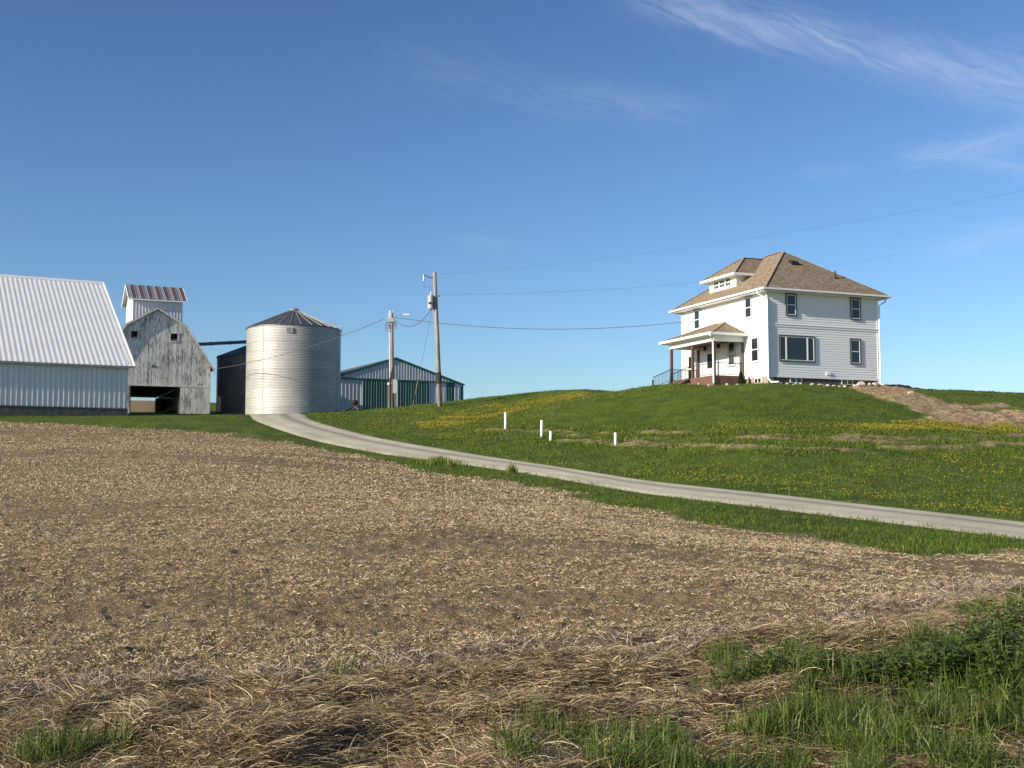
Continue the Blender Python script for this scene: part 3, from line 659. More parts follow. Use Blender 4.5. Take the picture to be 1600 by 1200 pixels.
M_rock = pbr('pale_field_stone', lambda t: t.mix(t.node('ShaderNodeObjectInfo').outputs['Random'], t.ramp(speck(t, 6), [(0.35, (0.30, 0.23, 0.16)), (0.65, (0.56, 0.48, 0.37))]), t.ramp(speck(t, 5), [(0.35, (0.26, 0.235, 0.20)), (0.65, (0.62, 0.57, 0.49))])), 0.9, bump=lambda t: speck(t, 12), bstr=0.5)
M_pole = pbr('weathered_pole_wood', lambda t: t.mix(t.mapr(t.noise(t.scalev(t.obj(), (14, 14, 0.8)), 1, 5, .7), .38, .65), (0.37, 0.325, 0.27), (0.17, 0.145, 0.12)), 0.85)
M_pole_dark = pbr('brown_pole_wood', lambda t: t.mix(t.mapr(t.noise(t.scalev(t.obj(), (14, 14, 0.8)), 1, 5, .7), .38, .65), (0.25, 0.205, 0.16), (0.10, 0.08, 0.065)), 0.85)
M_can = pbr('grey_transformer_paint', (0.36, 0.37, 0.37), 0.45)
M_grey_dark = pbr('dark_grey_fibreglass', (0.10, 0.10, 0.105), 0.55)
M_porc = pbr('white_porcelain', (0.75, 0.76, 0.76), 0.25)
M_wire = pbr('wire', (0.05, 0.05, 0.052), 0.6)
M_cable = pbr('grey_service_cable', (0.085, 0.085, 0.09), 0.6)
M_pvc = pbr('white_plastic_pipe', (0.83, 0.83, 0.80), 0.35)
M_rubber = pbr('black_rubber', (0.02, 0.02, 0.02), 0.8)
M_yellow = pbr('faded_yellow_guard', (0.42, 0.38, 0.22), 0.6)
M_conc = pbr('grey_concrete', lambda t: t.ramp(speck(t, 3), [(0.35, (0.24, 0.225, 0.20)), (0.65, (0.38, 0.36, 0.33))]), 0.9)

def ribbed(mb, x0, x1, zfun, y, pitch, rib, depth, z0, sgn=-1, phase=0.0):
    """a ribbed steel sheet in the plane y, ribs standing out in -y (sgn -1); zfun(x) gives the top"""
    xs = [x0]; ys = [y]; x = x0 + phase
    while x < x1 - rib:
        for a, b in ((0, 0), (rib*0.22, depth), (rib*0.78, depth), (rib, 0)):
            if xs[-1] < x + a < x1: xs.append(x+a); ys.append(y + sgn*b)
        x += pitch
    xs.append(x1); ys.append(y)
    n = len(mb.v)
    for a, b in zip(xs, ys): mb.v += [(a, b, z0 if not callable(z0) else z0(a)), (a, b, zfun(a))]
    for i in range(len(xs)-1): mb.f.append((n+2*i, n+2*i+2, n+2*i+3, n+2*i+1))
def ribbed_slope(mb, x0, x1, ya, za, yb, zb, pitch, rib, depth, wave=False):
    """roof sheet from eave (ya,za) to ridge (yb,zb); ribs stand along the slope normal"""
    d = math.hypot(yb-ya, zb-za); ny, nz = -(zb-za)/d, (yb-ya)/d
    if nz < 0: ny, nz = -ny, -nz
    xs, hs = [x0], [0.0]; x = x0
    while x < x1 - 1e-6:
        prof = [(pitch*q/8, depth*(0.5-0.5*math.cos(2*math.pi*q/8))) for q in range(8)] if wave else [(0, 0), (rib*.25, depth), (rib*.75, depth), (rib, 0)]
        for a, b in prof:
            if xs[-1] < x + a < x1: xs.append(x+a); hs.append(b)
        x += pitch
    xs.append(x1); hs.append(0.0); n = len(mb.v)
    for a, h in zip(xs, hs): mb.v += [(a, ya+ny*h, za+nz*h), (a, yb+ny*h, zb+nz*h)]
    for i in range(len(xs)-1): mb.f.append((n+2*i, n+2*i+2, n+2*i+3, n+2*i+1))

# ================================================================== white machine barn at the left edge
BA = R(28.3); bo = at(198, 649, 79.5); BZ = bo.z
barn = thing('barn', 'long white metal barn with a steep ribbed white roof left of the corn crib', 'barn', bo, BA)
OH = 0.27; eo = (bo.x + OH*math.sin(BA), bo.y - OH*math.cos(BA))           # eave line in front of the wall
xe, zw = face_px(210.5, 572.5, eo, BA); ze = zw - BZ
BLn = 30.0
ex_, ey_ = eo[0]+xe*math.cos(BA), eo[1]+xe*math.sin(BA); ur_ = uv(161, 442)[0]; run = (ex_-ur_*ey_)/(math.sin(BA)+ur_*math.cos(BA)); print('barn run', run)
ro = (eo[0] - run*math.sin(BA), eo[1] + run*math.cos(BA))
xr, zr = face_px(161, 442, ro, BA); zr -= BZ
yb = -OH + run
fz = 0.46
wall = MB(); 
ribbed(wall, -BLn, 0.0, lambda x: ze+0.12, 0.0, 0.32, 0.13, 0.055, fz)
yback = 2*yb
wall.quad((-BLn, yback, fz), (0, yback, fz), (0, yback, ze), (-BLn, yback, ze))
for xg in (-BLn, 0.0): wall.poly([(xg, 0.002, fz), (xg, yback, fz), (xg, yback, ze), (xg, yb, zr-0.25), (xg, 0.002, ze+0.2)])
wall.build('wall', M_metal_white, barn, fixn=False)
rf = MB(); ribbed_slope(rf, -BLn-0.6, xe, -OH, ze, yb, zr, 0.34, 0.3, 0.019, wave=True)
ribbed_slope(rf, -BLn-0.6, xe, yback+OH, ze, yb, zr, 0.34, 0.3, 0.019, wave=True)
roof = rf.build('roof', M_roof_white, barn, fixn=False)
mb = MB(); mb.quad((-BLn-.6, -OH+.02, ze-.06), (xe-.02, -OH+.02, ze-.06), (xe-.02, yb, zr-.06), (-BLn-.6, yb, zr-.06)).quad((-BLn-.6, yback+OH-.02, ze-.06), (xe-.02, yback+OH-.02, ze-.06), (xe-.02, yb, zr-.06), (-BLn-.6, yb, zr-.06))
mb.build('roof_deck', M_old_wood, barn, fixn=False)
MB().box(-BLn-.6, xe+.02, -OH-.04, -OH, ze-0.13, ze+0.0).build('eave_trim', M_grey_trim, barn)
MB().bar((xe+.03, -OH-.02, ze+.01), (xe+.03, yb, zr+.03), .07, .12).bar((xe+.03, yback+OH+.02, ze+.01), (xe+.03, yb, zr+.03), .07, .12).build('rake_trim', M_roof_white, barn)
MB().prism([(yb-.28, zr-.13), (yb, zr+.09), (yb+.28, zr-.13), (yb, zr+.03)], 'x', -BLn-.6, xe+.03).build('ridge_cap', M_roof_white, barn)
MB().box(-BLn, 0.03, -0.02, yback, -1.2, fz).build('foundation', M_dark_block, barn)
MB().box(-BLn, 0.01, -0.05, -0.022, fz-0.02, fz+0.05).build('base_trim', M_grey_trim, barn)

# ================================================================== weathered corn crib
KA = R(24); ko = at(242, 647, 112.0); KZ = ko.z
crib = thing('corn_crib', 'weathered peeling white corn crib with a drive-through opening and a rooftop cupola', 'corn crib', ko, KA)
def kf(px, py, back=0.0):
    o = (ko.x - back*math.sin(KA), ko.y + back*math.cos(KA)); x, z = face_px(px, py, o, KA); return x, z - KZ
_, z_ap = kf(242, 480); xs_, z_sh = kf(292, 510); xe_, z_ev = kf(334.5, 578); xw, _ = kf(328.5, 600); xo, z_li = kf(282, 604)
KL = 18.0
prof = [(-xw, z_ev+.30), (-xs_, z_sh-.1), (0, z_ap-.12), (xs_, z_sh-.1), (xw, z_ev+.30)]
def ptop(x): return float(np.interp(x, [p[0] for p in prof], [p[1] for p in prof]))
def boards(mb, x0, x1, zb, top, y, w=0.19, gap=0.012, holes=()):
    x = x0
    while x < x1 - 0.02:
        ww = min(w*random.uniform(0.9, 1.1), x1-x); yo = y - random.uniform(0, 0.012); a, b = x, x+ww-gap
        spans = [(zb if not callable(zb) else zb(x), None)]
        segs = []; z0 = spans[0][0]
        cuts = sorted([(h[2], h[3]) for h in holes if h[0] < (a+b)/2 < h[1]])
        for c in cuts: segs.append((z0, c[0])); z0 = c[1]
        segs.append((z0, None))
        for s0, s1 in segs:
            ta, tb = (top(a), top(b)) if s1 is None else (s1, s1)
            jit = random.uniform(-.02, .02) if s0 == spans[0][0] else 0
            mb.prism([(a, s0+jit), (b, s0+jit), (b, tb), (a, ta)], 'y', yo, yo+0.022)
        x += ww
wins = []
for px, py in ((209.5, 523), (272, 527)):
    x, z = kf(px, py); wins.append((x-.33, x+.33, z-.36, z+.36))
mb = MB(); boards(mb, -xw, xw, z_li+.10, ptop, 0.0, holes=wins); mb.build('gable_wall', M_peel, crib)
mb = MB(); boards(mb, -xw, xw, z_li+.10, ptop, KL, holes=()); mb.build('gable_wall', M_peel, crib)
for s in (-1, 1):
    mb = MB(); a, b = (xo, xw) if s > 0 else (-xw, -xo)
    boards(mb, a, b+.03*(s > 0), -0.6, lambda x: z_li-.04, -0.03, 0.20, 0.010); mb.build('lower_wall', M_peel, crib, )
    mb = MB(); boards(mb, a, b, -0.6, lambda x: z_li-.04, KL, 0.20, 0.010); mb.build('lower_wall', M_peel, crib)
    # slatted crib walls: outer and inner
    for nm, xx, z1 in (('outer_slat_wall', s*xw, z_ev+.3), ('inner_slat_wall', s*xo, z_li)):
        mb = MB(); z = -0.4
        while z < z1 - .12:
            mb.box(xx-.012, xx+.012, 0.03, KL-.03, z, z+.135); z += .165
        y = 0.4
        while y < KL: mb.box(xx-s*.12, xx-s*.014, y, y+.1, -0.4, z1-.1); y += 1.2
        mb.build(nm, M_peel if nm[0] == 'o' else M_old_wood, crib)
MB().box(-xw+.02, xw-.02, -0.055, -0.005, z_li-.04, z_li+.10).build('lintel_board', M_board_trim, crib)
MB().box(-xo-.05, xo+.05, 0.03, KL-.03, z_li+.02, z_li+.12).build('loft_floor', M_old_wood, crib)
for w in wins:
    fr = MB(); a, b, c, d = w
    fr.box(a-.10, a, -.05, -.014, c-.1, d+.1).box(b, b+.10, -.05, -.014, c-.1, d+.1).box(a, b, -.05, -.014, d, d+.1).box(a, b, -.06, -.014, c-.1, c)
    f_ = fr.build('window_frame', M_board_trim, crib)
    MB().bar((a+.05, .06, c+.03), (b-.03, .06, c+.17), .05).build('broken_sash', M_board_trim, f_)
rp = [(-xe_, z_ev), (-xs_, z_sh), (0, z_ap), (xs_, z_sh), (xe_, z_ev)]
mb = MB()
for (a, za), (b, zb) in zip(rp[:-1], rp[1:]): mb.prism([(a, za-.05), (b, zb-.05), (b, zb+.02), (a, za+.02)], 'y', -0.28, KL+.28)
mb.build('roof', M_rust_sheet, crib)
mb = MB()
for (a, za), (b, zb) in zip(rp[:-1], rp[1:]): mb.bar((a, -.31, za-.10), (b, -.31, zb-.10), .05, .15)
mb.build('rake_board', M_board_trim, crib)
MB().box(-.35, -.05, -.04, -.014, z_li+1.75, z_li+1.95).build('vent_hood', M_old_wood, crib)
mb = MB(); xg, zg = kf(333, 580); mb.tube([(xg, -.32, zg), (xg+.12, -.32, zg-.12), (xg+.02, -.3, zg-.3)], .05, 6); mb.build('eave_bracket', M_grey_trim, crib)
# cupola
cyf, cyb = 3.5, 9.2
c0, zce0 = kf(207.5, 463.6, cyf); c1, zce1 = kf(285.6, 468, cyf); zce = (zce0+zce1)/2; _, zcr = kf(238, 447.0, 6.3); cym = (cyf+cyb)/2
cup = MB(); zb_ = z_sh - 1.2
ribbed(cup, c0, c1, lambda x: zce+.02, cyf, 0.30, 0.11, 0.05, zb_)
cupo = cup.build('cupola', M_metal_white, crib, fixn=False)
cup = MB(); ribbed(cup, c0, c1, lambda x: zce+.02, cyb, 0.235, 0.07, 0.03, zb_, 1); cup.build('cupola_back', M_metal_white, cupo, fixn=False)
mb = MB()
for xx in (c0, c1): mb.poly([(xx, cyf, zb_), (xx, cyb, zb_), (xx, cyb, zce), (xx, cym, zcr-.08), (xx, cyf, zce)])
mb.build('cupola_gable', M_metal_white, cupo, fixn=False)
e0, e1 = c0-.42, c1+.38
hy = (cym-cyf)+.38; slope = (zcr-zce)/(cym-cyf); zee = zcr - slope*hy
mb = MB(); mr = MB(); x = e0; i = 0
while x < e1-.01:
    w = min((e1-e0)/14, e1-x); m_ = mr if i % 2 else mb
    for s in (-1, 1):
        m_.quad((x, cym+s*hy, zee+.02), (x+w, cym+s*hy, zee+.02), (x+w, cym, zcr+.02), (x, cym, zcr+.02))
        mb.bar((x, cym+s*hy, zee+.035), (x, cym, zcr+.035), .045, .03)
    x += w; i += 1
ro_ = mb.build('cupola_roof', M_galv_plain, cupo, fixn=False)
mr.build('rusted_roof_panel', M_rust_sheet, ro_, fixn=False)
mb = MB()
for xx in (e0, e1):
    for s in (-1, 1): mb.bar((xx, cym+s*(hy+.03), zee-.07), (xx, cym, zcr-.05), .05, .17)
for s in (-1, 1): mb.box(e0, e1, cym+s*hy-.02, cym+s*hy+.02, zee-.13, zee-.005)
mb.build('cupola_trim', M_white, cupo)
for px, y0, y1 in ((203.6, 448, 418), (273.7, 452, 427)):
    x, z0 = kf(px, y0, cym); _, z1 = kf(px, y1, cym)
    m_ = MB().tube([(x, cym, zcr), (x, cym, z1)], .016, 5); m_.tube([(x, cym, zcr+.3), (x, cym, zcr+.42)], .035, 6); m_.build('lightning_rod', M_grey_trim, cupo)

# ================================================================== grain bins
def grain_bin(name, label, c, rad, hw_, apex, m_wall, m_roof, m_rib, ribs=28, ladder=True, group=None):
    t = thing(name, label, 'grain bin', c, 0.0, group)
    pitch = 0.146; n = int(hw_/pitch); prof = []
    for i in range(n*4+1):
        z = i*hw_/(n*4); prof.append((rad + 0.024*math.sin(2*math.pi*i/4), z))
    w = MB().lathe(prof, 112, top=False, bottom=False).build('wall', m_wall, t, smooth=True)
    mb = MB()
    for k in range(1, int(hw_/0.88)): mb.lathe([(rad+.018, k*.88-.012), (rad+.026, k*.88), (rad+.018, k*.88+.012)], 112, top=False, bottom=False)
    mb.build('ring_seam', m_wall, w, smooth=True)
    mb = MB(); r2 = rad + .09
    mb.lathe([(r2-.12, hw_-.02), (r2, hw_-.03), (r2, hw_+.03), (.42, apex-.12), (.42, apex-.02)], ribs*2, bottom=False)
    rf = mb.build('roof', m_roof, t)
    mb = MB()
    for k in range(ribs):
        a = 2*math.pi*(k+.5)/ribs; ca, sa = math.cos(a), math.sin(a)
        mb.bar((r2*ca, r2*sa, hw_+.05), (.42*ca, .42*sa, apex-.10), .055, .07)
    mb.build('roof_rib', m_rib, rf)
    MB().lathe([(.48, apex-.12), (.48, apex+.02), (.30, apex+.12), (.05, apex+.16)], 20).build('roof_cap', m_rib, t)
    mb = MB().lathe([(rad+.25, -1.0), (rad+.25, .06), (rad+.02, .10)], 48, bottom=False); mb.build('concrete_pad', M_conc, t)
    if ladder:
        mb = MB(); a = R(-8)
        tx, ty = math.cos(a), math.sin(a); nx, ny = -ty, tx
        for s in (-.2, .2): mb.tube([((rad+.14)*tx+nx*s, (rad+.14)*ty+ny*s, .8), ((rad+.14)*tx+nx*s, (rad+.14)*ty+ny*s, hw_+.35)], .02, 5)
        z = 1.0
        while z < hw_+.3: mb.tube([((rad+.14)*tx+nx*-.2, (rad+.14)*ty+ny*-.2, z), ((rad+.14)*tx+nx*.2, (rad+.14)*ty+ny*.2, z)], .014, 4); z += .3
        mb.build('ladder', M_galv_plain, t)
        mb = MB(); x0, x1, zt = rad-.55, rad+.25, hw_+.62
        for s in (-.3, .3): mb.tube([(x0*tx+nx*s, x0*ty+ny*s, hw_+.1), (x0*tx+nx*s, x0*ty+ny*s, zt+.12), (x1*tx+nx*s, x1*ty+ny*s, zt-.02), (x1*tx+nx*s, x1*ty+ny*s, hw_-.6)], .022, 5)
        mb.tube([(x1*tx-nx*.3, x1*ty-ny*.3, zt-.02), (x1*tx+nx*.3, x1*ty+ny*.3, zt-.02)], .022, 5)
        mb.build('safety_hoop', M_galv_plain, t)
    return t
c = at(457.5, 648, 115); c.z = at(457, 649, 110.6).z
big_h = at(457, 517, 115).z - c.z + .05; R1 = 72.6/1850*115
b1 = grain_bin('grain_bin', 'large bright galvanized grain bin at the end of the driveway', c, R1, big_h, at(460, 484, 115).z - c.z, M_bin, M_bin_roof, M_bin_rib)
a_ = R(-62)
mb = MB(); cr = R1+.03
for aa in (R(-118),):
    x, y = cr*math.cos(aa), cr*math.sin(aa); mb.box(x-.006, x+.006, y-.005, y+.01, 0.1, big_h-.1)
mb.build('sheet_seam', M_bin_dark, b1)
mb = MB(); aa = R(-84)
x, y = (R1+.02)*math.cos(aa), (R1+.02)*math.sin(aa); mb.box(x-.3, x+.3, y-.06, y+.1, big_h-.8, big_h-.3); mb.build('inspection_plate', M_bin_dark, b1)
c2 = at(392, 648, 124); c2.z = at(392, 648, 121).z
h2 = at(345, 560, 124).z - c2.z
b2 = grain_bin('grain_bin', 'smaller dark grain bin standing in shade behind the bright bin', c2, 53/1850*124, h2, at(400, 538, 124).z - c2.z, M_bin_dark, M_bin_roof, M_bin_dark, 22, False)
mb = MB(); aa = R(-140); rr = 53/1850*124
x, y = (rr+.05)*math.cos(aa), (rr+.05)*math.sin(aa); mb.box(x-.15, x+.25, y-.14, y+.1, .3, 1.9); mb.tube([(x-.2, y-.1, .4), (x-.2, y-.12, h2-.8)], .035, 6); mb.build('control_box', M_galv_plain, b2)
# grain spout tube from crib to the small bin
p0 = at(300, 538.5, 119); p1 = at(398, 533.5, 123.5)
au = thing('grain_spout', 'dark grain conveyor tube running level from the crib roof to the bins', 'conveyor', p0)
d_ = p1-p0
MB().tube([(0, 0, 0), d_], .17, 12).build('tube', M_shed_roof, au)
MB().tube([d_+Vector((-.02, 0, -.1)), d_+Vector((.12, .02, -.45)), d_+Vector((.15, .02, -.72))], .15, 10).build('outlet', M_shed_roof, au)
for q_ in (.3, .6, .85): MB().tube([d_*q_-d_.normalized()*.04, d_*q_+d_.normalized()*.04], .21, 12).build('joint_band', M_bin_dark, au)

# ================================================================== green and white pole shed
SA = R(27); so_ = at(618, 645, 128.0); SZ = at(560, 648, 126).z
shed = thing('pole_shed', 'white pole shed with dark green sliding doors and trim behind the utility poles', 'shed', (so_.x, so_.y, SZ), SA)
def sf(px, py): x, z = face_px(px, py, so_, SA); return x, z - SZ
_, zp = sf(619, 559.5); xr_, zre = sf(723.5, 601); xl_ = -xr_
ztr, = (sf(620, 595)[1],)
SL = 22.0
def stop(x): return zp - .16 - (zp-zre)*abs(x)/xr_
dz = sf(566, 592)[0], sf(606.5, 592)[0], sf(620.5, 595)[0], sf(670, 596)[0], sf(697, 597)[0], sf(710, 598)[0]
mb = MB(); ribbed(mb, xl_, xr_, stop, 0.0, 0.33, 0.12, 0.07, ztr)
mb.build('gable_wall', M_shed_white, shed, fixn=False)
for fa, fb, fy, fp, fr, fd in ((xl_+.6, dz[0], 0.0, .42, .13, .07), (dz[1], dz[2], 0.0, .33, .12, .07), (dz[3], dz[4], -.05, .9, .05, .012), (dz[5], xr_-.25, 0.0, .42, .13, .07)):
    mb = MB(); ribbed(mb, fa, fb, lambda x: min(ztr, stop(x)), fy, fp, fr, fd, -1.0); mb.build('front_wall', M_shed_white, shed, fixn=False)
for a, b in ((dz[0], dz[1]), (dz[2], dz[3])):
    m_ = MB(); ribbed(m_, a+.05, b-.05, lambda x: ztr-.02, -.09, 0.305, 0.10, 0.035, -1.0); dr = m_.build('sliding_door', M_green, shed, fixn=False)
    m2 = MB(); x = a+.36
    while x < b-.1: m2.box(x, x+.03, -.135, -.124, -.8, ztr-.06); x += .61
    m2.build('batten', M_shed_white, dr)
    MB().box(a-.03, a+.05, -.14, -.06, -1, ztr).build('door_edge', M_shed_white, dr)
m_ = MB(); ribbed(m_, dz[4], dz[5], lambda x: min(ztr, stop(x)), -.04, 0.305, 0.10, 0.02, -1.0); m_.build('green_panel', M_green, shed, fixn=False)
m_ = MB(); ribbed(m_, xl_, xl_+.6, lambda x: min(ztr, stop(x)), -.02, 0.305, 0.10, 0.02, -1.0); m_.build('green_panel', M_green, shed, fixn=False)
m_ = MB(); m_.box(xl_-.05, sf(709, 600)[0], -.16, -.02, ztr-.02, ztr+.13); m_.build('door_track', M_green, shed)
m_ = MB()
for s in (-1, 1):
    m_.bar((s*(xr_+.1), -.11, zre-.04), (0, -.11, zp-.04), .06, .2); m_.box(s*xr_-.12, s*xr_+.02, -.06, .06, -1, zre-.1) if s > 0 else m_.box(-xr_-.02, -xr_+.12, -.06, .06, -1, zre-.1)
m_.build('green_trim', M_green, shed)
m_ = MB()
for s in (-1, 1): m_.prism([(s*(xr_+.18), zre-.03), (0, zp+.03), (0, zp+.09), (s*(xr_+.18), zre+.03)], 'y', -.12, SL+.3)
m_.build('roof', M_shed_roof, shed)
m_ = MB().quad((xl_, .02, -1), (xl_, SL, -1), (xl_, SL, zre-.1), (xl_, .02, zre-.1)).quad((xr_, .02, -1), (xr_, SL, -1), (xr_, SL, zre-.1), (xr_, .02, zre-.1)).poly([(xl_, SL, -1), (xr_, SL, -1), (xr_, SL, zre-.1), (0, SL, zp-.2), (xl_, SL, zre-.1)])
m_.build('side_wall', M_shed_white, shed, fixn=False)

# auger hopper in front of the shed
p = at(552, 645, 112); g = tz(p.x, p.y)
hp = thing('grain_auger', 'small black grain auger on wheels with an inclined tube in front of the shed', 'auger', (p.x, p.y, g))
MB().tube([(-.95, 0, .12), (.22, .0, .72)], .13, 10).build('tube', M_black, hp)
MB().lathe([(.10, -.14), (.30, .05), (.34, .30), (.30, .33)], 12, (.12, 0, .82)).build('hopper', M_black, hp)
MB().box(.30, .62, -.16, .16, .55, .92).tube([(.46, 0, .6), (.46, 0, .35)], .08, 8).build('motor', M_black, hp)
m_ = MB()
for s in (-.3, .3): m_.bar((.0, s, .22), (.25, 0, .75), .05); m_.bar((.45, s, .2), (.25, 0, .75), .05)
m_.build('frame', M_grey_trim, hp)
for s in (-.34, .34):
    m_ = MB().tube([(.0, s-.05, .21), (.0, s+.05, .21)], .21, 14); m_.build('wheel', M_rubber, hp)

# ================================================================== farmhouse
Hb = 8.0
house = thing('farmhouse', 'two storey white farmhouse with brown hip roof on the grassy hilltop', 'house', (HC.x, HC.y, Hb), HA)
HWd, HLn = 9.27, 11.4; ZS, ZT = 0.52, 6.28; ZB = 3.95
def lap(mb, p, q, z0, z1, nrm, ex=0.17, t=0.023):
    """lap siding from p to q (2D), facing nrm: saw-tooth courses"""
    z = z0
    while z < z1 - 1e-4:
        zz = min(z+ex, z1)
        a = [(c[0]+nrm[0]*t, c[1]+nrm[1]*t, z) for c in (p, q)]; b = [(c[0]+nrm[0]*.002, c[1]+nrm[1]*.002, zz) for c in (p, q)]
        mb.quad(a[0], a[1], b[1], b[0])
        mb.quad((p[0]+nrm[0]*.002, p[1]+nrm[1]*.002, z), (q[0]+nrm[0]*.002, q[1]+nrm[1]*.002, z), a[1], a[0])
        z = zz
mb = MB()
for p, q, nn in (((0, 0), (HWd, 0), (0, -1)), ((0, HLn), (0, 0), (-1, 0)), ((HWd, 0), (HWd, HLn), (1, 0)), ((HWd, HLn), (0, HLn), (0, 1))): lap(mb, p, q, ZS, ZT, nn)
mb.box(0.0, HWd, 0.0, HLn, ZS-.02, ZT)
wl = mb.build('wall', M_siding, house, fixn=False)
MB().box(.06, HWd-.06, .06, HLn-.06, -1.2, ZS-.02).build('foundation', M_found, house)
MB().box(.04, .5, .045, 2.6, -1.2, ZS-.03).build('corner_stonework', M_stone_pale, house)
m_ = MB(); m_.box(.1, HWd-.02, -.045, .0, ZB-.02, ZB+.14).box(.05, HWd-.02, -.075, .0, ZB+.14, ZB+.19); m_.box(-.045, 0, 0, HLn, ZB-.02, ZB+.14).box(-.07, 0, 0, HLn, ZB+.14, ZB+.18)
m_.build('belt_course', M_white, house)
for x, y in ((0, 0), (HWd, 0), (0, HLn)):
    MB().box(x-.04 if x == 0 else x-.09, x+.09 if x == 0 else x+.04, y-.04 if y == 0 else y-.09, y+.09 if y == 0 else y+.04, ZS, ZT).build('corner_board', M_white, house)
m_ = MB().box(.02, HWd+.02, -.035, .0, ZS-.06, ZS+.10); m_.build('water_table', M_white, house)
# windows
def to_face(side, s, d, z):
    """side 'r': right face (y=0), s runs along x; side 'l': left face (x=0), s runs along y; d out of the wall"""
    return (s, -d, z) if side == 'r' else (-d, s, z)
def fbox(mb, side, s0, s1, d0, d1, z0, z1):
    if side == 'r': mb.box(s0, s1, -d1, -d0, z0, z1)
    else: mb.box(-d1, -d0, s0, s1, z0, z1)
def window(side, s, w, z0, z1, trim=None, bars=(), d=0.032, parent=None, sash=True):
    s0, s1 = s-w/2, s+w/2; tr = .085
    m_ = MB(); trim = trim or M_white
    fbox(m_, side, s0-tr, s0, d+.0, d+.055, z0-tr, z1+tr); fbox(m_, side, s1, s1+tr, d+.0, d+.055, z0-tr, z1+tr)
    fbox(m_, side, s0, s1, d+.0, d+.055, z1, z1+tr); fbox(m_, side, s0, s1, d+.0, d+.075, z0-tr, z0)
    f = m_.build('window', trim, parent or house)
    m_ = MB(); q = .05
    fbox(m_, side, s0, s0+q, d+.004, d+.042, z0, z1); fbox(m_, side, s1-q, s1, d+.004, d+.042, z0, z1); fbox(m_, side, s0+q, s1-q, d+.004, d+.042, z0, z0+q); fbox(m_, side, s0+q, s1-q, d+.004, d+.042, z1-q, z1)
    if sash: fbox(m_, side, s0+q, s1-q, d+.004, d+.044, (z0+z1)/2-.03, (z0+z1)/2+.03)
    for b in bars: fbox(m_, side, b-.05, b+.05, d+.004, d+.05, z0+q, z1-q)
    m_.build('sash', M_white, f)
    m_ = MB(); fbox(m_, side, s0+.02, s1-.02, d+.012, d+.022, z0+.02, z1-.02); m_.build('pane', M_glass, f)
    return f
def hf(side, px, py):
    a = HA if side == 'r' else HA + math.pi/2
    x, z = face_px(px, py, HC, a); return x, z - Hb
zA0, zA1 = hf('r', 1235.5, 494)[1]+.08, hf('r', 1235.5, 459)[1]-.08
zC0, zC1 = hf('r', 1336, 569.5)[1]+.08, hf('r', 1336, 529.5)[1]-.08
zA1 = min(zA1, ZT-.09)
window('r', hf('r', 1235.5, 480)[0], .74, zA0, zA1, M_greytrim); window('r', hf('r', 1336, 480)[0], .74, zA0, zA1, M_greytrim)
window('r', hf('r', 1336, 550)[0], .76, zC0, zC1, M_greytrim)
pa, pb = hf('r', 1216.5, 540)[0], hf('r', 1272.5, 540)[0]
pic = window('r', (pa+pb)/2, pb-pa-.15, zC0, zC1, M_greytrim, bars=(pa+.58, pb-.62), sash=False)
for qa, qb in ((pa+.12, pa+.55), (pb-.58, pb-.14)): m_ = MB(); fbox(m_, 'r', qa, qb, .004, .04, (zC0+zC1)/2-.03, (zC0+zC1)/2+.03); m_.build('meeting_rail', M_white, pic)
for px in (1089.7, 1170): window('l', hf('l', px, 480)[0], .74, zA0, zA1, M_palegrey)
window('l', hf('l', 1180.3, 540)[0], .82, zC0, zC1, M_palegrey); window('l', hf('l', 1143.7, 540)[0], .80, zC0, zC1, M_palegrey)
# basement windows
for px in (1244, 1324):
    s = hf('r', px, 590)[0]; m_ = MB(); fbox(m_, 'r', s-.48, s+.48, -.06, -.02, .12, .48); f = m_.build('basement_window', M_white, house)
    for q in (-.23, .23):
        m_ = MB(); fbox(m_, 'r', s+q-.19, s+q+.19, -.02, -.012, .16, .44); m_.build('pane', M_glass, f)
s = hf('l', 1184, 590)[0]; m_ = MB(); fbox(m_, 'l', s-.42, s+.42, -.045, .0, .1, .48); f = m_.build('basement_window', M_white, house)
for q in (-.2, .2): m_ = MB(); fbox(m_, 'l', s+q-.16, s+q+.16, 0.0, .008, .15, .43); m_.build('pane', M_glass, f)
s = hf('r', 1293.5, 583)[0]; MB().box(s-.16, s+.16, -.11, -.03, .74, .92).build('outlet_box', M_gutter, house)
# roof
OV = .62; ZE = 6.46
x0, x1, y0, y1 = -OV, HWd+OV, -OV, HLn+OV
zrg = at(1223, 393.5, 86.1).z - Hb; half = (x1-x0)/2; xm = (x0+x1)/2; ya_, yb_ = y0+half, y1-half
mb = MB()
mb.poly([(x0, y0, ZE), (x1, y0, ZE), (xm, ya_, zrg)]).poly([(x1, y1, ZE), (x0, y1, ZE), (xm, yb_, zrg)]).poly([(x0, y1, ZE), (x0, y0, ZE), (xm, ya_, zrg), (xm, yb_, zrg)]).poly([(x1, y0, ZE), (x1, y1, ZE), (xm, yb_, zrg), (xm, ya_, zrg)])
roof = mb.build('roof', M_shingle, house, fixn=False)
mb = MB()
for p, q in (((x0, y0, ZE), (xm, ya_, zrg)), ((x1, y0, ZE), (xm, ya_, zrg)), ((x0, y1, ZE), (xm, yb_, zrg)), ((x1, y1, ZE), (xm, yb_, zrg)), ((xm, ya_, zrg), (xm, yb_, zrg))): mb.bar(Vector(p)+Vector((0, 0, .02)), Vector(q)+Vector((0, 0, .02)), .22, .02)
mb.build('ridge_cap', M_ridge, roof)
m_ = MB().box(x0+.02, x1-.02, y0+.02, y1-.02, ZT, ZT+.035); m_.build('soffit', M_white, house)
m_ = MB()
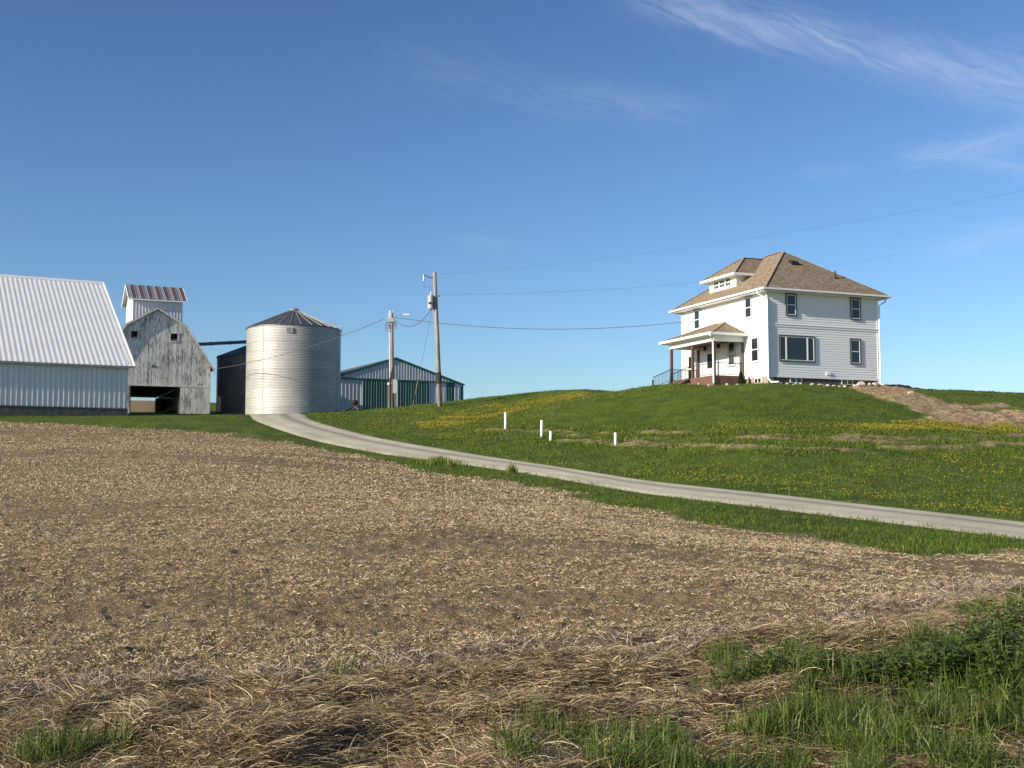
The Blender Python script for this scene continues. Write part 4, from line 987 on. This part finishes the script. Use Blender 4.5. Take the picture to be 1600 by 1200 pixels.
for a in ((x0-.12, x1+.12, y0-.12, y0+.02), (x0-.12, x1+.12, y1-.02, y1+.12), (x0-.12, x0+.02, y0+.02, y1-.02), (x1-.02, x1+.12, y0+.02, y1-.02)): m_.box(*a, ZT+.07, ZE+.02)
m_.build('gutter', M_gutter, house)
slope_ = (zrg-ZE)/half
def zroof_r(x, y): return ZE + (y-y0)*slope_
# roof vents on right slope
vx, vy = 4.35, 2.95; m_ = MB(); z = zroof_r(vx, vy); m_.prism([(vy-.22, z-.12), (vy+.25, z+.12), (vy+.25, z+.30), (vy-.22, z+.13)], 'x', vx-.28, vx+.28); m_.build('roof_vent', M_black, roof)
vx, vy = 6.75, 1.35; z = zroof_r(vx, vy); m_ = MB().tube([(vx, vy, z-.1), (vx, vy, z+.52)], .055, 8); m_.lathe([(.14, 0), (.06, .12)], 10, (vx, vy, z-.02)); m_.build('vent_pipe', M_black, roof)
# dormer
dxf, dyc, dh = .8, 6.75, 1.78; zde = 8.36
def zroof_l(x): return ZE + (x-x0)*slope_
m_ = MB(); zb = zroof_l(dxf)
xi = x0 + (zde-ZE)/slope_
lap(m_, (dxf, dyc+dh), (dxf, dyc-dh), zb-.1, zde, (-1, 0))
m_.poly([(dxf, dyc-dh, zb-.1), (xi+.2, dyc-dh, zde+.1), (dxf, dyc-dh, zde+.1)]).poly([(dxf, dyc+dh, zb-.1), (xi+.2, dyc+dh, zde+.1), (dxf, dyc+dh, zde+.1)])
dm = m_.build('dormer', M_siding, house, fixn=False)
m_ = MB().box(dxf-.03, dxf+.09, dyc-dh-.03, dyc-dh+.09, zb-.08, zde).box(dxf-.03, dxf+.09, dyc+dh-.09, dyc+dh+.03, zb-.08, zde).box(dxf-.035, dxf, dyc-dh+.1, dyc+dh-.1, zb-.03, zb+.14); m_.build('dormer_trim', M_white, dm)
for k in (-1, 0, 1):
    s = dyc+.05 + k*.80; m_ = MB(); zz0, zz1 = zb+.17, zde-.19
    m_.box(dxf-.05, dxf+.02, s-.37, s+.37, zz0-.06, zz1+.06); f = m_.build('dormer_window', M_white, dm)
    for i in range(3):
        for j in range(2):
            a0 = s-.30+i*.205; b0 = zz0+.02+j*(zz1-zz0)/2
            if i == 0 and j == 0: pn = MB()
            pn.box(dxf-.058, dxf-.051, a0, a0+.17, b0, b0+(zz1-zz0)/2-.05)
    pn.build('pane', M_glass, f)
do = .5; dx0 = dxf-do; dy0, dy1 = dyc-dh-do, dyc+dh+do; dhalf = (dy1-dy0)/2; dzr = zde + dhalf*slope_*.985
xr2 = x0 + (dzr-ZE)/slope_; xe2 = x0 + (zde-ZE)/slope_
m_ = MB(); m_.poly([(dx0, dy1, zde), (dx0, dy0, zde), (dx0+dhalf, dyc, dzr)]).poly([(dx0, dy0, zde), (xe2+.1, dy0, zde), (xr2+.1, dyc, dzr), (dx0+dhalf, dyc, dzr)]).poly([(xe2+.1, dy1, zde), (dx0, dy1, zde), (dx0+dhalf, dyc, dzr), (xr2+.1, dyc, dzr)])
dr = m_.build('dormer_roof', M_shingle, dm, fixn=False)
m_ = MB().box(dx0+.02, xe2, dy0+.02, dy1-.02, zde-.16, zde-.12); m_.build('dormer_soffit', M_white, dm)
m_ = MB().box(dx0-.06, dx0+.01, dy0-.06, dy1+.06, zde-.16, zde+.015).box(dx0+.01, xe2, dy0-.06, dy0+.01, zde-.16, zde+.015).box(dx0+.01, xe2, dy1-.01, dy1+.06, zde-.16, zde+.015); m_.build('dormer_gutter', M_gutter, dm)
m_ = MB()
for p, q in (((dx0, dy0, zde), (dx0+dhalf, dyc, dzr)), ((dx0, dy1, zde), (dx0+dhalf, dyc, dzr)), ((dx0+dhalf, dyc, dzr), (xr2, dyc, dzr))): m_.bar(Vector(p)+Vector((0, 0, .02)), Vector(q)+Vector((0, 0, .02)), .2, .02)
m_.build('dormer_ridge_cap', M_ridge, dm)
# downspouts
def spout(pts, parent): MB().tube(pts, .058, 8).build('downspout', M_gutter, parent)
spout([(-OV-.05, .12, ZT+.1), (-OV-.05, .12, ZT-.12), (-.03, -.11, ZT-.5), (-.03, -.11, .32), (.02, -.35, .08), (.15, -1.05, .05)], house)
spout([(HWd+OV+.04, -.1, ZT+.1), (HWd+OV+.04, -.1, ZT-.14), (HWd+.12, -.05, ZT-.45), (HWd+.10, -.05, .1)], house)
# porch
PD, PY0, PY1 = 2.5, 2.8, 9.0; PF = .72
m_ = MB(); y = PY0
while y < PY1-.01: m_.box(-PD, 0, y, min(y+.136, PY1), PF-.04, PF); y += .142
porch = m_.build('porch_floor', M_redwood, house)
m_ = MB().box(-PD-.03, -PD, PY0-.03, PY1-2.95, -.5, PF-.05).box(-PD, -.05, PY0-.03, PY0, -.5, PF-.05); m_.build('porch_skirt', M_redwood, porch)
m_ = MB().box(-PD-.05, -PD-.03, PY0-.05, PY1, PF-.20, PF+.005).box(-PD-.03, -.02, PY0-.05, PY0-.03, PF-.20, PF+.005); m_.build('rim_board', M_redwood, porch)
zc_, zbm = 3.28, 3.12
posts = [PY0+.14, 5.82, PY1-.14]
for y in posts: MB().box(-PD+.02, -PD+.20, y-.09, y+.09, PF+.002, zbm).build('porch_post', M_postwood, porch)
for y in (PY0+.1, PY1-.1): MB().box(-.16, -.035, y-.08, y+.08, PF+.002, zbm).build('wall_post', M_postwood, porch)
m_ = MB().box(-PD, -PD+.22, PY0, PY1, zbm, zbm+.36).box(-PD+.22, -.05, PY0, PY0+.2, zbm, zbm+.36).box(-PD+.22, -.05, PY1-.2, PY1, zbm, zbm+.36); m_.build('porch_beam', M_white, porch)
MB().box(-PD+.2, -.04, PY0+.2, PY1-.2, zbm+.2, zbm+.24).build('porch_ceiling', M_redwood, porch)
po = .48; pzE, pzP = 3.66, 4.84; rx0 = -PD-po; ry0, ry1 = PY0-po, PY1+po; pr = -rx0
m_ = MB(); m_.poly([(rx0, ry1, pzE), (rx0, ry0, pzE), (-.02, ry0+pr, pzP), (-.02, ry1-pr, pzP)]).poly([(rx0, ry0, pzE), (-.02, ry0, pzE), (-.02, ry0+pr, pzP)]).poly([(-.02, ry1, pzE), (rx0, ry1, pzE), (-.02, ry1-pr, pzP)])
prf = m_.build('porch_roof', M_shingle, house, fixn=False)
m_ = MB().bar((rx0, ry0, pzE+.02), (-.02, ry0+pr, pzP+.02), .2, .02).bar((rx0, ry1, pzE+.02), (-.02, ry1-pr, pzP+.02), .2, .02); m_.build('hip_cap', M_ridge, prf)
MB().box(rx0+.02, -.06, ry0+.02, ry1-.02, pzE-.18, pzE-.14).build('porch_soffit', M_white, prf)
m_ = MB().box(rx0-.1, rx0+.015, ry0-.06, ry1+.06, pzE-.15, pzE+.02).box(rx0+.015, -.05, ry0-.05, ry0+.015, pzE-.17, pzE+.015).box(rx0+.015, -.05, ry1-.015, ry1+.05, pzE-.17, pzE+.015); m_.build('porch_gutter', M_gutter, prf)
spout([(rx0-.03, ry0+.12, pzE), (rx0-.03, ry0+.12, pzE-.22), (-PD-.08, PY0-.02, pzE-.5), (-PD-.09, PY0-.08, .15)], prf)
# railings
def rail(p, q, parent, z0, z1, newel=(), n=None):
    p = Vector(p); q = Vector(q); L = (q-p).length; m_ = MB()
    m_.bar(p+Vector((0, 0, z1)), q+Vector((0, 0, z1)), .05, .045); m_.bar(p+Vector((0, 0, z0)), q+Vector((0, 0, z0)), .035, .035)
    k = n or max(2, int(L/.125))
    for i in range(1, k):
        c = p+(q-p)*i/k; m_.bar(c+Vector((0, 0, z0)), c+Vector((0, 0, z1)), .018)
    for c in newel: c = Vector(c); m_.bar(c+Vector((0, 0, -.02)), c+Vector((0, 0, z1+.10)), .09)
    m_.build('railing', M_black, parent)
rail((-PD+.2, PY0+.12, PF), (-.16, PY0+.12, PF), porch, .09, .90)
rail((-PD+.11, PY0+.25, PF), (-PD+.11, posts[1]-.1, PF), porch, .09, .90)
rail((-PD+.1, PY1-.1, PF), (-.16, PY1-.1, PF), porch, .09, .90)
st = (-PD-.05, -PD-1.55); gz = .02
for y in (posts[1]+.14, posts[2]-.14): rail((st[0], y, PF), (st[1], y, gz+.06), porch, .10, .88, newel=((st[1], y, gz-.2), (st[0], y, PF-.6)))
for i in range(4):
    z = PF - .17*(i+1); m_ = MB().box(st[0]-.29*(i+1)+.01, st[0]-.29*i, posts[1]+.24, posts[2]-.24, z-.04, z).box(st[0]-.29*(i+1)+.03, st[0]-.29*(i+1)+.05, posts[1]+.24, posts[2]-.24, z-.3, z-.041); m_.build('stair_step', M_redwood, porch)
for y in (posts[1]+.22, posts[2]-.26):
    m_ = MB().prism([(st[0], PF), (st[0], -.3), (st[1]+.1, -.3), (st[1]+.1, .02)], 'y', y, y+.04); m_.build('stringer', M_redwood, porch)
# front door and lights
ds = hf('l', 1110, 560)[0]; m_ = MB(); fbox(m_, 'l', ds-.58, ds+.58, .0, .05, PF, PF+2.22); d_o = m_.build('door', M_white, house)
m_ = MB(); fbox(m_, 'l', ds-.36, ds+.36, .05, .056, PF+.95, PF+2.0); m_.build('pane', M_glass, d_o)
m_ = MB(); fbox(m_, 'l', ds-.46, ds-.40, .05, .10, PF+.98, PF+1.1); m_.build('handle', M_black, d_o)
ds = hf('l', 1081, 560)[0]; m_ = MB(); fbox(m_, 'l', ds-.56, ds+.56, .0, .05, PF, PF+2.25); d_o = m_.build('door', M_white, house)
m_ = MB(); fbox(m_, 'l', ds-.40, ds+.40, .05, .056, PF+.25, PF+2.05); m_.build('pane', M_glass, d_o)
m_ = MB(); fbox(m_, 'l', ds-.40, ds+.40, .056, .07, PF+1.08, PF+1.16); m_.build('cross_rail', M_white, d_o)
for px, py in ((1103.5, 545), (1124.5, 541)):
    s, z = hf('l', px, py); m_ = MB(); fbox(m_, 'l', s-.06, s+.06, .02, .05, z-.12, z+.16); fbox(m_, 'l', s-.02, s+.02, .05, .15, z+.1, z+.13)
    m_.lathe([(.07, -.16), (.09, .06), (.11, .08), (.02, .15)], 8, to_face('l', s, .16, z)); m_.build('wall_lantern', M_black, house)

# ================================================================== rocks along the house, shrub
def rock(x, y, r, label, group, seed):
    rg = random.Random(seed); bm = bmesh.new(); bmesh.ops.create_icosphere(bm, subdivisions=3, radius=1.0)
    ax = [rg.uniform(.7, 1.25), rg.uniform(.7, 1.1), rg.uniform(.5, .85)]
    cuts = [(Vector((rg.gauss(0, 1), rg.gauss(0, 1), rg.gauss(0, 1))).normalized(), rg.uniform(.55, .85)) for _ in range(9)]
    for v in bm.verts:
        c = v.co
        for nrm, dd in cuts:
            e = c.dot(nrm) - dd
            if e > 0: c = c - nrm*e*.9
        v.co = Vector((c.x*ax[0]*r, c.y*ax[1]*r, c.z*ax[2]*r))
    me = bpy.data.meshes.new('rock'); bm.to_mesh(me); bm.free(); me.materials.append(M_rock)
    me.polygons.foreach_set('use_smooth', [True]*len(me.polygons))
    o = bpy.data.objects.new('rock', me); COL.objects.link(o); o.location = (x, y, float(surf(np.array([x]), np.array([y]))[0][0]) + r*.22); o.rotation_euler = (0, 0, rg.uniform(0, 6))
    return tag(o, label, 'rock', group)
WALLROCK = 'small pale field stone in the row of stones below the right wall of the farmhouse'
rk = random.Random(3)
for i, px in enumerate((1209, 1219, 1227, 1236, 1241, 1252, 1265, 1272, 1279, 1290, 1297, 1305, 1308, 1318, 1326, 1344, 1360)):
    s = hf('r', px, 590)[0]; p = hw(s, -rk.uniform(.55, 1.25)); rock(p[0], p[1], rk.uniform(.12, .22), WALLROCK, 'stones along the right wall of the house', i)
p = hw(hf('r', 1355, 590)[0], -.9); rock(p[0], p[1], .34, 'largest round pale stone below the right end of the house wall', None, 50)
p = hw(hf('r', 1331, 590)[0], -1.0); rock(p[0], p[1], .36, 'long low brownish stone beside the big round one below the house wall', None, 51)
for i, y in enumerate((2.0, 2.35, 2.9, 4.2, 5.4)):
    p = hw((-1.3, -1.9, -2.9, -3.0, -3.1)[i], y-.2); rock(p[0], p[1], rk.uniform(.13, .2), 'small pale stone at the foot of the red brown porch skirt', 'stones in front of the porch', 60+i)
for px, py, r, l in ((1381, 606, .26, 'pale upright stone at the top of the bare dirt slope'), (1425, 619, .24, 'yellowish stone lying alone halfway down the dirt slope'), (1372, 601, .2, 'flat pale stone beside the downspout at the corner of the house')):
    q = ground_px(px, py); rock(q.x, q.y, r, l, None, 80+int(r*100))
def leaf_cone(name, label, x, y, h, r, n, cat, material):
    t = thing(name, label, cat, (x, y, tz(x, y)))
    C, Wd, Sd = [], [], []
    for i in range(n):
        q = random.random()**.8; a = random.uniform(0, 6.28); rr = r*(1-q)**.8*random.uniform(.55, 1.05) + .02
        p = np.array([math.cos(a)*rr, math.sin(a)*rr, .04+q*h*.95]); d = np.array([math.cos(a)*.7, math.sin(a)*.7, random.uniform(-.1, .9)]); l = random.uniform(.05, .12)
        C.append([p, p+d*l*.6, p+d*l]); Wd.append([.012, .016, .003]); Sd.append([-math.sin(a), math.cos(a), random.uniform(-.3, .3)])
    o = strips('foliage', np.array(C), np.array(Wd), np.array(Sd), material); o.parent = t
    MB().tube([(0, 0, -.1), (0, 0, h*.8)], .02, 6).build('trunk', M_old_wood, t)
M_ever = blade_mat('evergreen_leaf', [(0, (0.015, 0.04, 0.012)), (1, (0.05, 0.10, 0.03))], .15)
p = hw(-.75, 2.15); leaf_cone('shrub', 'small dark cone shaped evergreen between the porch and the corner of the house', p[0], p[1], .85, .25, 1800, 'shrub', M_ever)
# tall weed clumps beside the driveway
def clump(px, py, h, r, n, label):
    q = ground_px(px, py); C, Wd, Sd = [], [], []
    for i in range(n):
        a = random.uniform(0, 6.28); rr = r*abs(random.gauss(0, .6)); x, y = math.cos(a)*rr, math.sin(a)*rr; b = random.uniform(0, 6.28); hh = h*random.uniform(.4, 1)*(1-.4*min(1, rr/r/1.5)); l = hh*random.uniform(.1, .5)
        C.append([[x, y, -.03], [x+math.cos(b)*l*.3, y+math.sin(b)*l*.3, hh*.55], [x+math.cos(b)*l, y+math.sin(b)*l, hh]]); Wd.append([.011, .014, .003]); Sd.append([math.cos(b+1.5), math.sin(b+1.5), 0])
    o = strips('weed_clump', np.array(C), np.array(Wd), np.array(Sd), M_clump); o.location = (q.x, q.y, tz(q.x, q.y)); tag(o, label, 'weeds')
M_clump = blade_mat('yellow_green_weed', [(0, (0.09, 0.14, 0.02)), (.6, (0.17, 0.23, 0.03)), (1, (0.28, 0.30, 0.06))], .4)
clump(687, 727, .48, .85, 520, 'wide yellow green weed clump on the field side of the driveway')
clump(801, 739, .50, .22, 80, 'narrow tall weed clump on the near edge of the driveway, right of the wider clump')

# ================================================================== white pipes in the lawn
for px, yt, ybm, lab in ((789.8, 644.5, 673, 'tallest white pipe in the lawn, farthest from the house'), (846.5, 656.5, 684, 'second white pipe in the lawn, just behind the shortest one'), (860.5, 673.5, 689.5, 'shortest white pipe in the lawn, close to the driveway'), (961.8, 676, 696, 'white pipe standing alone in the lawn, nearest to the house')):
    q = ground_px(px, ybm); h = (ybm-yt)/F*q.y*1.0
    m_ = MB(); r = .072; m_.lathe([(r, -.3), (r, h), (r*.86, h), (r*.86, h-.25)], 16, top=True); o = m_.build('standpipe', M_pvc, None, smooth=False); o.location = (q.x, q.y, q.z); tag(o, lab, 'pipe', 'white pipes in the lawn')
    for p_ in o.data.polygons: p_.use_smooth = abs(p_.normal.z) < .5

# ================================================================== utility poles and wires
q = at(687.5, 635, 87.0); g = tz(q.x, q.y); top = at(679, 425, 87.0)
pole = thing('utility_pole', 'tall leaning wooden utility pole carrying a grey transformer', 'utility pole', (q.x, q.y, g))
tp = top - Vector((q.x, q.y, g))
axis = lambda z: Vector((tp.x*z/tp.z, tp.y*z/tp.z, z))
MB().tube([axis(-.8), axis(tp.z*.5), axis(tp.z)], [.19, .165, .13], 14).build('pole', M_pole, pole, smooth=True)
zb0, zb1 = (at(0, 600, 87).z-g), (at(0, 582, 87).z-g)
MB().tube([axis(zb0), axis(zb1)], [.192, .188], 14).build('dark_band', M_rubber, pole)
zt = tp.z
pa = axis(zt-.42); arm_e = pa + Vector((-.82, -.05, .22))
MB().tube([pa, pa+Vector((-.45, -.02, .02)), arm_e], .045, 6).bar(pa+Vector((-.1, 0, -.15)), pa+Vector((-.1, 0, .15)), .12, .05).build('bracket_arm', M_grey_dark, pole)
MB().lathe([(.03, -.5), (.07, -.46), (.04, -.4), (.075, -.34), (.04, -.28), (.075, -.22), (.04, -.16), (.05, 0)], 10, tuple(arm_e)).build('insulator', M_porc, pole)
MB().tube([pa+Vector((.12, 0, .1)), pa+Vector((.3, 0, .06)), pa+Vector((.33, 0, .2))], .03, 6).tube([pa+Vector((.1, -.05, -.05)), pa+Vector((.28, -.05, .0))], .035, 6).build('pin_insulator', M_can, pole)
ct = axis(at(0, 472, 87).z-g) + Vector((-.36, -.08, 0))
can = MB().lathe([(.10, -.56), (.22, -.54), (.235, -.5), (.235, .40), (.245, .42), (.20, .50), (.06, .54)], 18, tuple(ct)).build('transformer', M_can, pole, smooth=False)
MB().lathe([(.035, .5), (.055, .58), (.035, .64), (.055, .70), (.02, .78)], 8, tuple(ct)).build('bushing', M_porc, can)
m_ = MB()
for zz in (-.3, .28): m_.box(ct.x+.18, ct.x+.45, ct.y-.08, ct.y+.08, ct.z+zz-.05, ct.z+zz+.05)
m_.box(ct.x-.16, ct.x+.1, ct.y-.27, ct.y-.2, ct.z-.18, ct.z-.05); m_.build('mounting_bracket', M_black, can)
m_ = MB(); cz = axis(ct.z); m_.tube([cz+Vector((.16, -.1, .45)), cz+Vector((.25, -.1, .4)), cz+Vector((.27, -.1, .52))], .035, 6); m_.box(cz.x-.12, cz.x+.14, cz.y-.24, cz.y-.12, cz.z-.5, cz.z+.35); m_.build('pole_hardware', M_black, pole)
m_ = MB().tube([arm_e+Vector((0, 0, -.45)), arm_e+Vector((.05, 0, -1.0)), ct+Vector((-.06, -.02, 1.15)), ct+Vector((0, 0, .76))], .014, 5); m_.build('jumper_wire', M_wire, pole)
m_ = MB().tube([axis(.05)+Vector((.10, -.18, 0)), axis(zt*.5)+Vector((.08, -.165, 0)), axis(zt-.9)+Vector((.07, -.14, 0))], .012, 5); m_.build('ground_wire', M_wire, pole)
# light pole
q2 = at(613, 639, 95.0); g2 = tz(q2.x, q2.y); tp2 = at(611.5, 489, 95.0) - Vector((q2.x, q2.y, g2))
lp = thing('light_pole', 'shorter wooden pole with a yard light, meter box and coiled cable', 'light pole', (q2.x, q2.y, g2))
axis2 = lambda z: Vector((tp2.x*z/tp2.z, tp2.y*z/tp2.z, z)); z2 = tp2.z
MB().tube([axis2(-.8), axis2(z2)], [.185, .15], 14).build('pole', M_pole, lp, smooth=True)
m_ = MB().tube([axis2(z2-.3)+Vector((.16, -.06, 0)), axis2(z2-.3)+Vector((.5, -.12, .12)), axis2(z2-.3)+Vector((1.0, -.2, .14))], .025, 6); m_.build('lamp_arm', M_galv_plain, lp)
lh = axis2(z2-.3)+Vector((1.0, -.2, .14)); m_ = MB().prism([(-.05, -.05), (.42, -.08), (.5, -.03), (.4, .06), (-.05, .05)], 'y', lh.y-.12, lh.y+.12)
m_.v = [(v[0]+lh.x, v[1], v[2]+lh.z) for v in m_.v]; m_.build('lamp_head', M_porc, lp)
m_ = MB().tube([axis2(0)+Vector((-.17, -.12, 0)), axis2(z2-.2)+Vector((-.16, -.1, 0)), axis2(z2)+Vector((-.1, -.1, .15)), axis2(z2)+Vector((.1, -.12, .22)), axis2(z2)+Vector((.14, -.12, .02))], .035, 8); m_.build('conduit', M_galv_plain, lp)
m_ = MB().box(axis2(1.6).x+.10, axis2(1.6).x+.42, -.32, -.12, 1.25, 2.35); m_.build('meter_box', M_can, lp)
m_ = MB().tube([axis2(2.0)+Vector((-.27, -.2, 0)), axis2(2.0)+Vector((-.27, -.32, 0))], .1, 12); m_.build('meter', M_porc, lp)
m_ = MB().box(-.34, -.20, -.26, -.10, -.3, 2.0).bar((-.27, -.2, 2.0), (-.02, -.22, 3.4), .10, .06); m_.build('support_plank', M_pole_dark, lp)
m_ = MB()
for sx, zz, r in ((-.30, z2-1.0, .20), (-.36, z2-1.15, .24), (.30, z2-1.05, .20), (.26, z2-.9, .16)):
    m_.tube([Vector((axis2(zz).x+sx+math.sin(a)*r*.55, -.2+.05*math.cos(a), zz+math.cos(a)*r*1.3)) for a in np.linspace(0, 6.28, 18)], .022, 5, False)
m_.build('cable_coil', M_cable, lp)
m_ = MB().bar(axis2(z2-.55)+Vector((-.55, -.1, .0)), axis2(z2-.35)+Vector((.1, -.1, 0)), .05).box(axis2(z2).x-.22, axis2(z2).x+.2, -.25, -.14, z2-.75, z2-.45); m_.build('wire_bracket', M_can, lp)

def wire(name, label, A, B, sag, r, material, n=40, cat='wire'):
    A = Vector(A); B = Vector(B); pts = [A + (B-A)*t - Vector((0, 0, 4*sag*t*(1-t))) for t in np.linspace(0, 1, n)]
    o = MB().tube([p-A for p in pts], r, 6).build(name, material); o.location = A; tag(o, label, cat); return o
PW = Vector((q.x, q.y, g))
E1 = at(2050, 204, 52); E2 = at(2050, 300, 56)
wire('power_line', 'highest thin power line rising from the tall pole across the sky to the right', PW+pa+Vector((.33, 0, .2)), E1, .9, .005, M_wire, 60)
wire('power_line', 'thin power line from beside the transformer passing behind the house roof', PW+cz+Vector((.27, -.1, .52)), at(1400, 398, 118), .9, .006, M_wire, 60)
wire('service_cable', 'thick grey cable from the light pole past the tall pole to the house', Vector((q2.x, q2.y, g2))+axis2(z2-.35)+Vector((.17, -.1, 0)), Vector((*hw(-.03, hf('l', 1067.5, 503)[0] if False else HLn-.1), Hb+hf('l', 1067.5, 503)[1])), .75, .024, M_cable)
wire('service_cable', 'drooping dark cable looping from the transformer to the light pole', PW+ct+Vector((.05, 0, -.55)), Vector((q2.x, q2.y, g2))+axis2(z2-.45)+Vector((.17, -.1, 0)), .95, .024, M_cable)
wire('service_cable', 'sagging cable from the light pole past the bright bin to the corn crib', Vector((q2.x, q2.y, g2))+axis2(z2-.5)+Vector((-.55, -.1, .0)), at(331, 577, 113.8), .55, .022, M_cable)
m0 = PW+ct+Vector((.1, 0, -.6)); m1 = at(645, 633, 97); m1.z = tz(m1.x, m1.y)
wire('guy_wire', 'thin guy wire slanting down from the transformer to the grass', m0, m1, .03, .010, M_wire)
a_, b_ = m1, m1 + (m0-m1)*.36
o = MB().tube([(0, 0, 0), b_-a_], .03, 8).build('guy_wire_guard', M_yellow); o.location = a_; tag(o, 'pale slanting guard sleeve round the foot of the guy wire', 'wire guard')
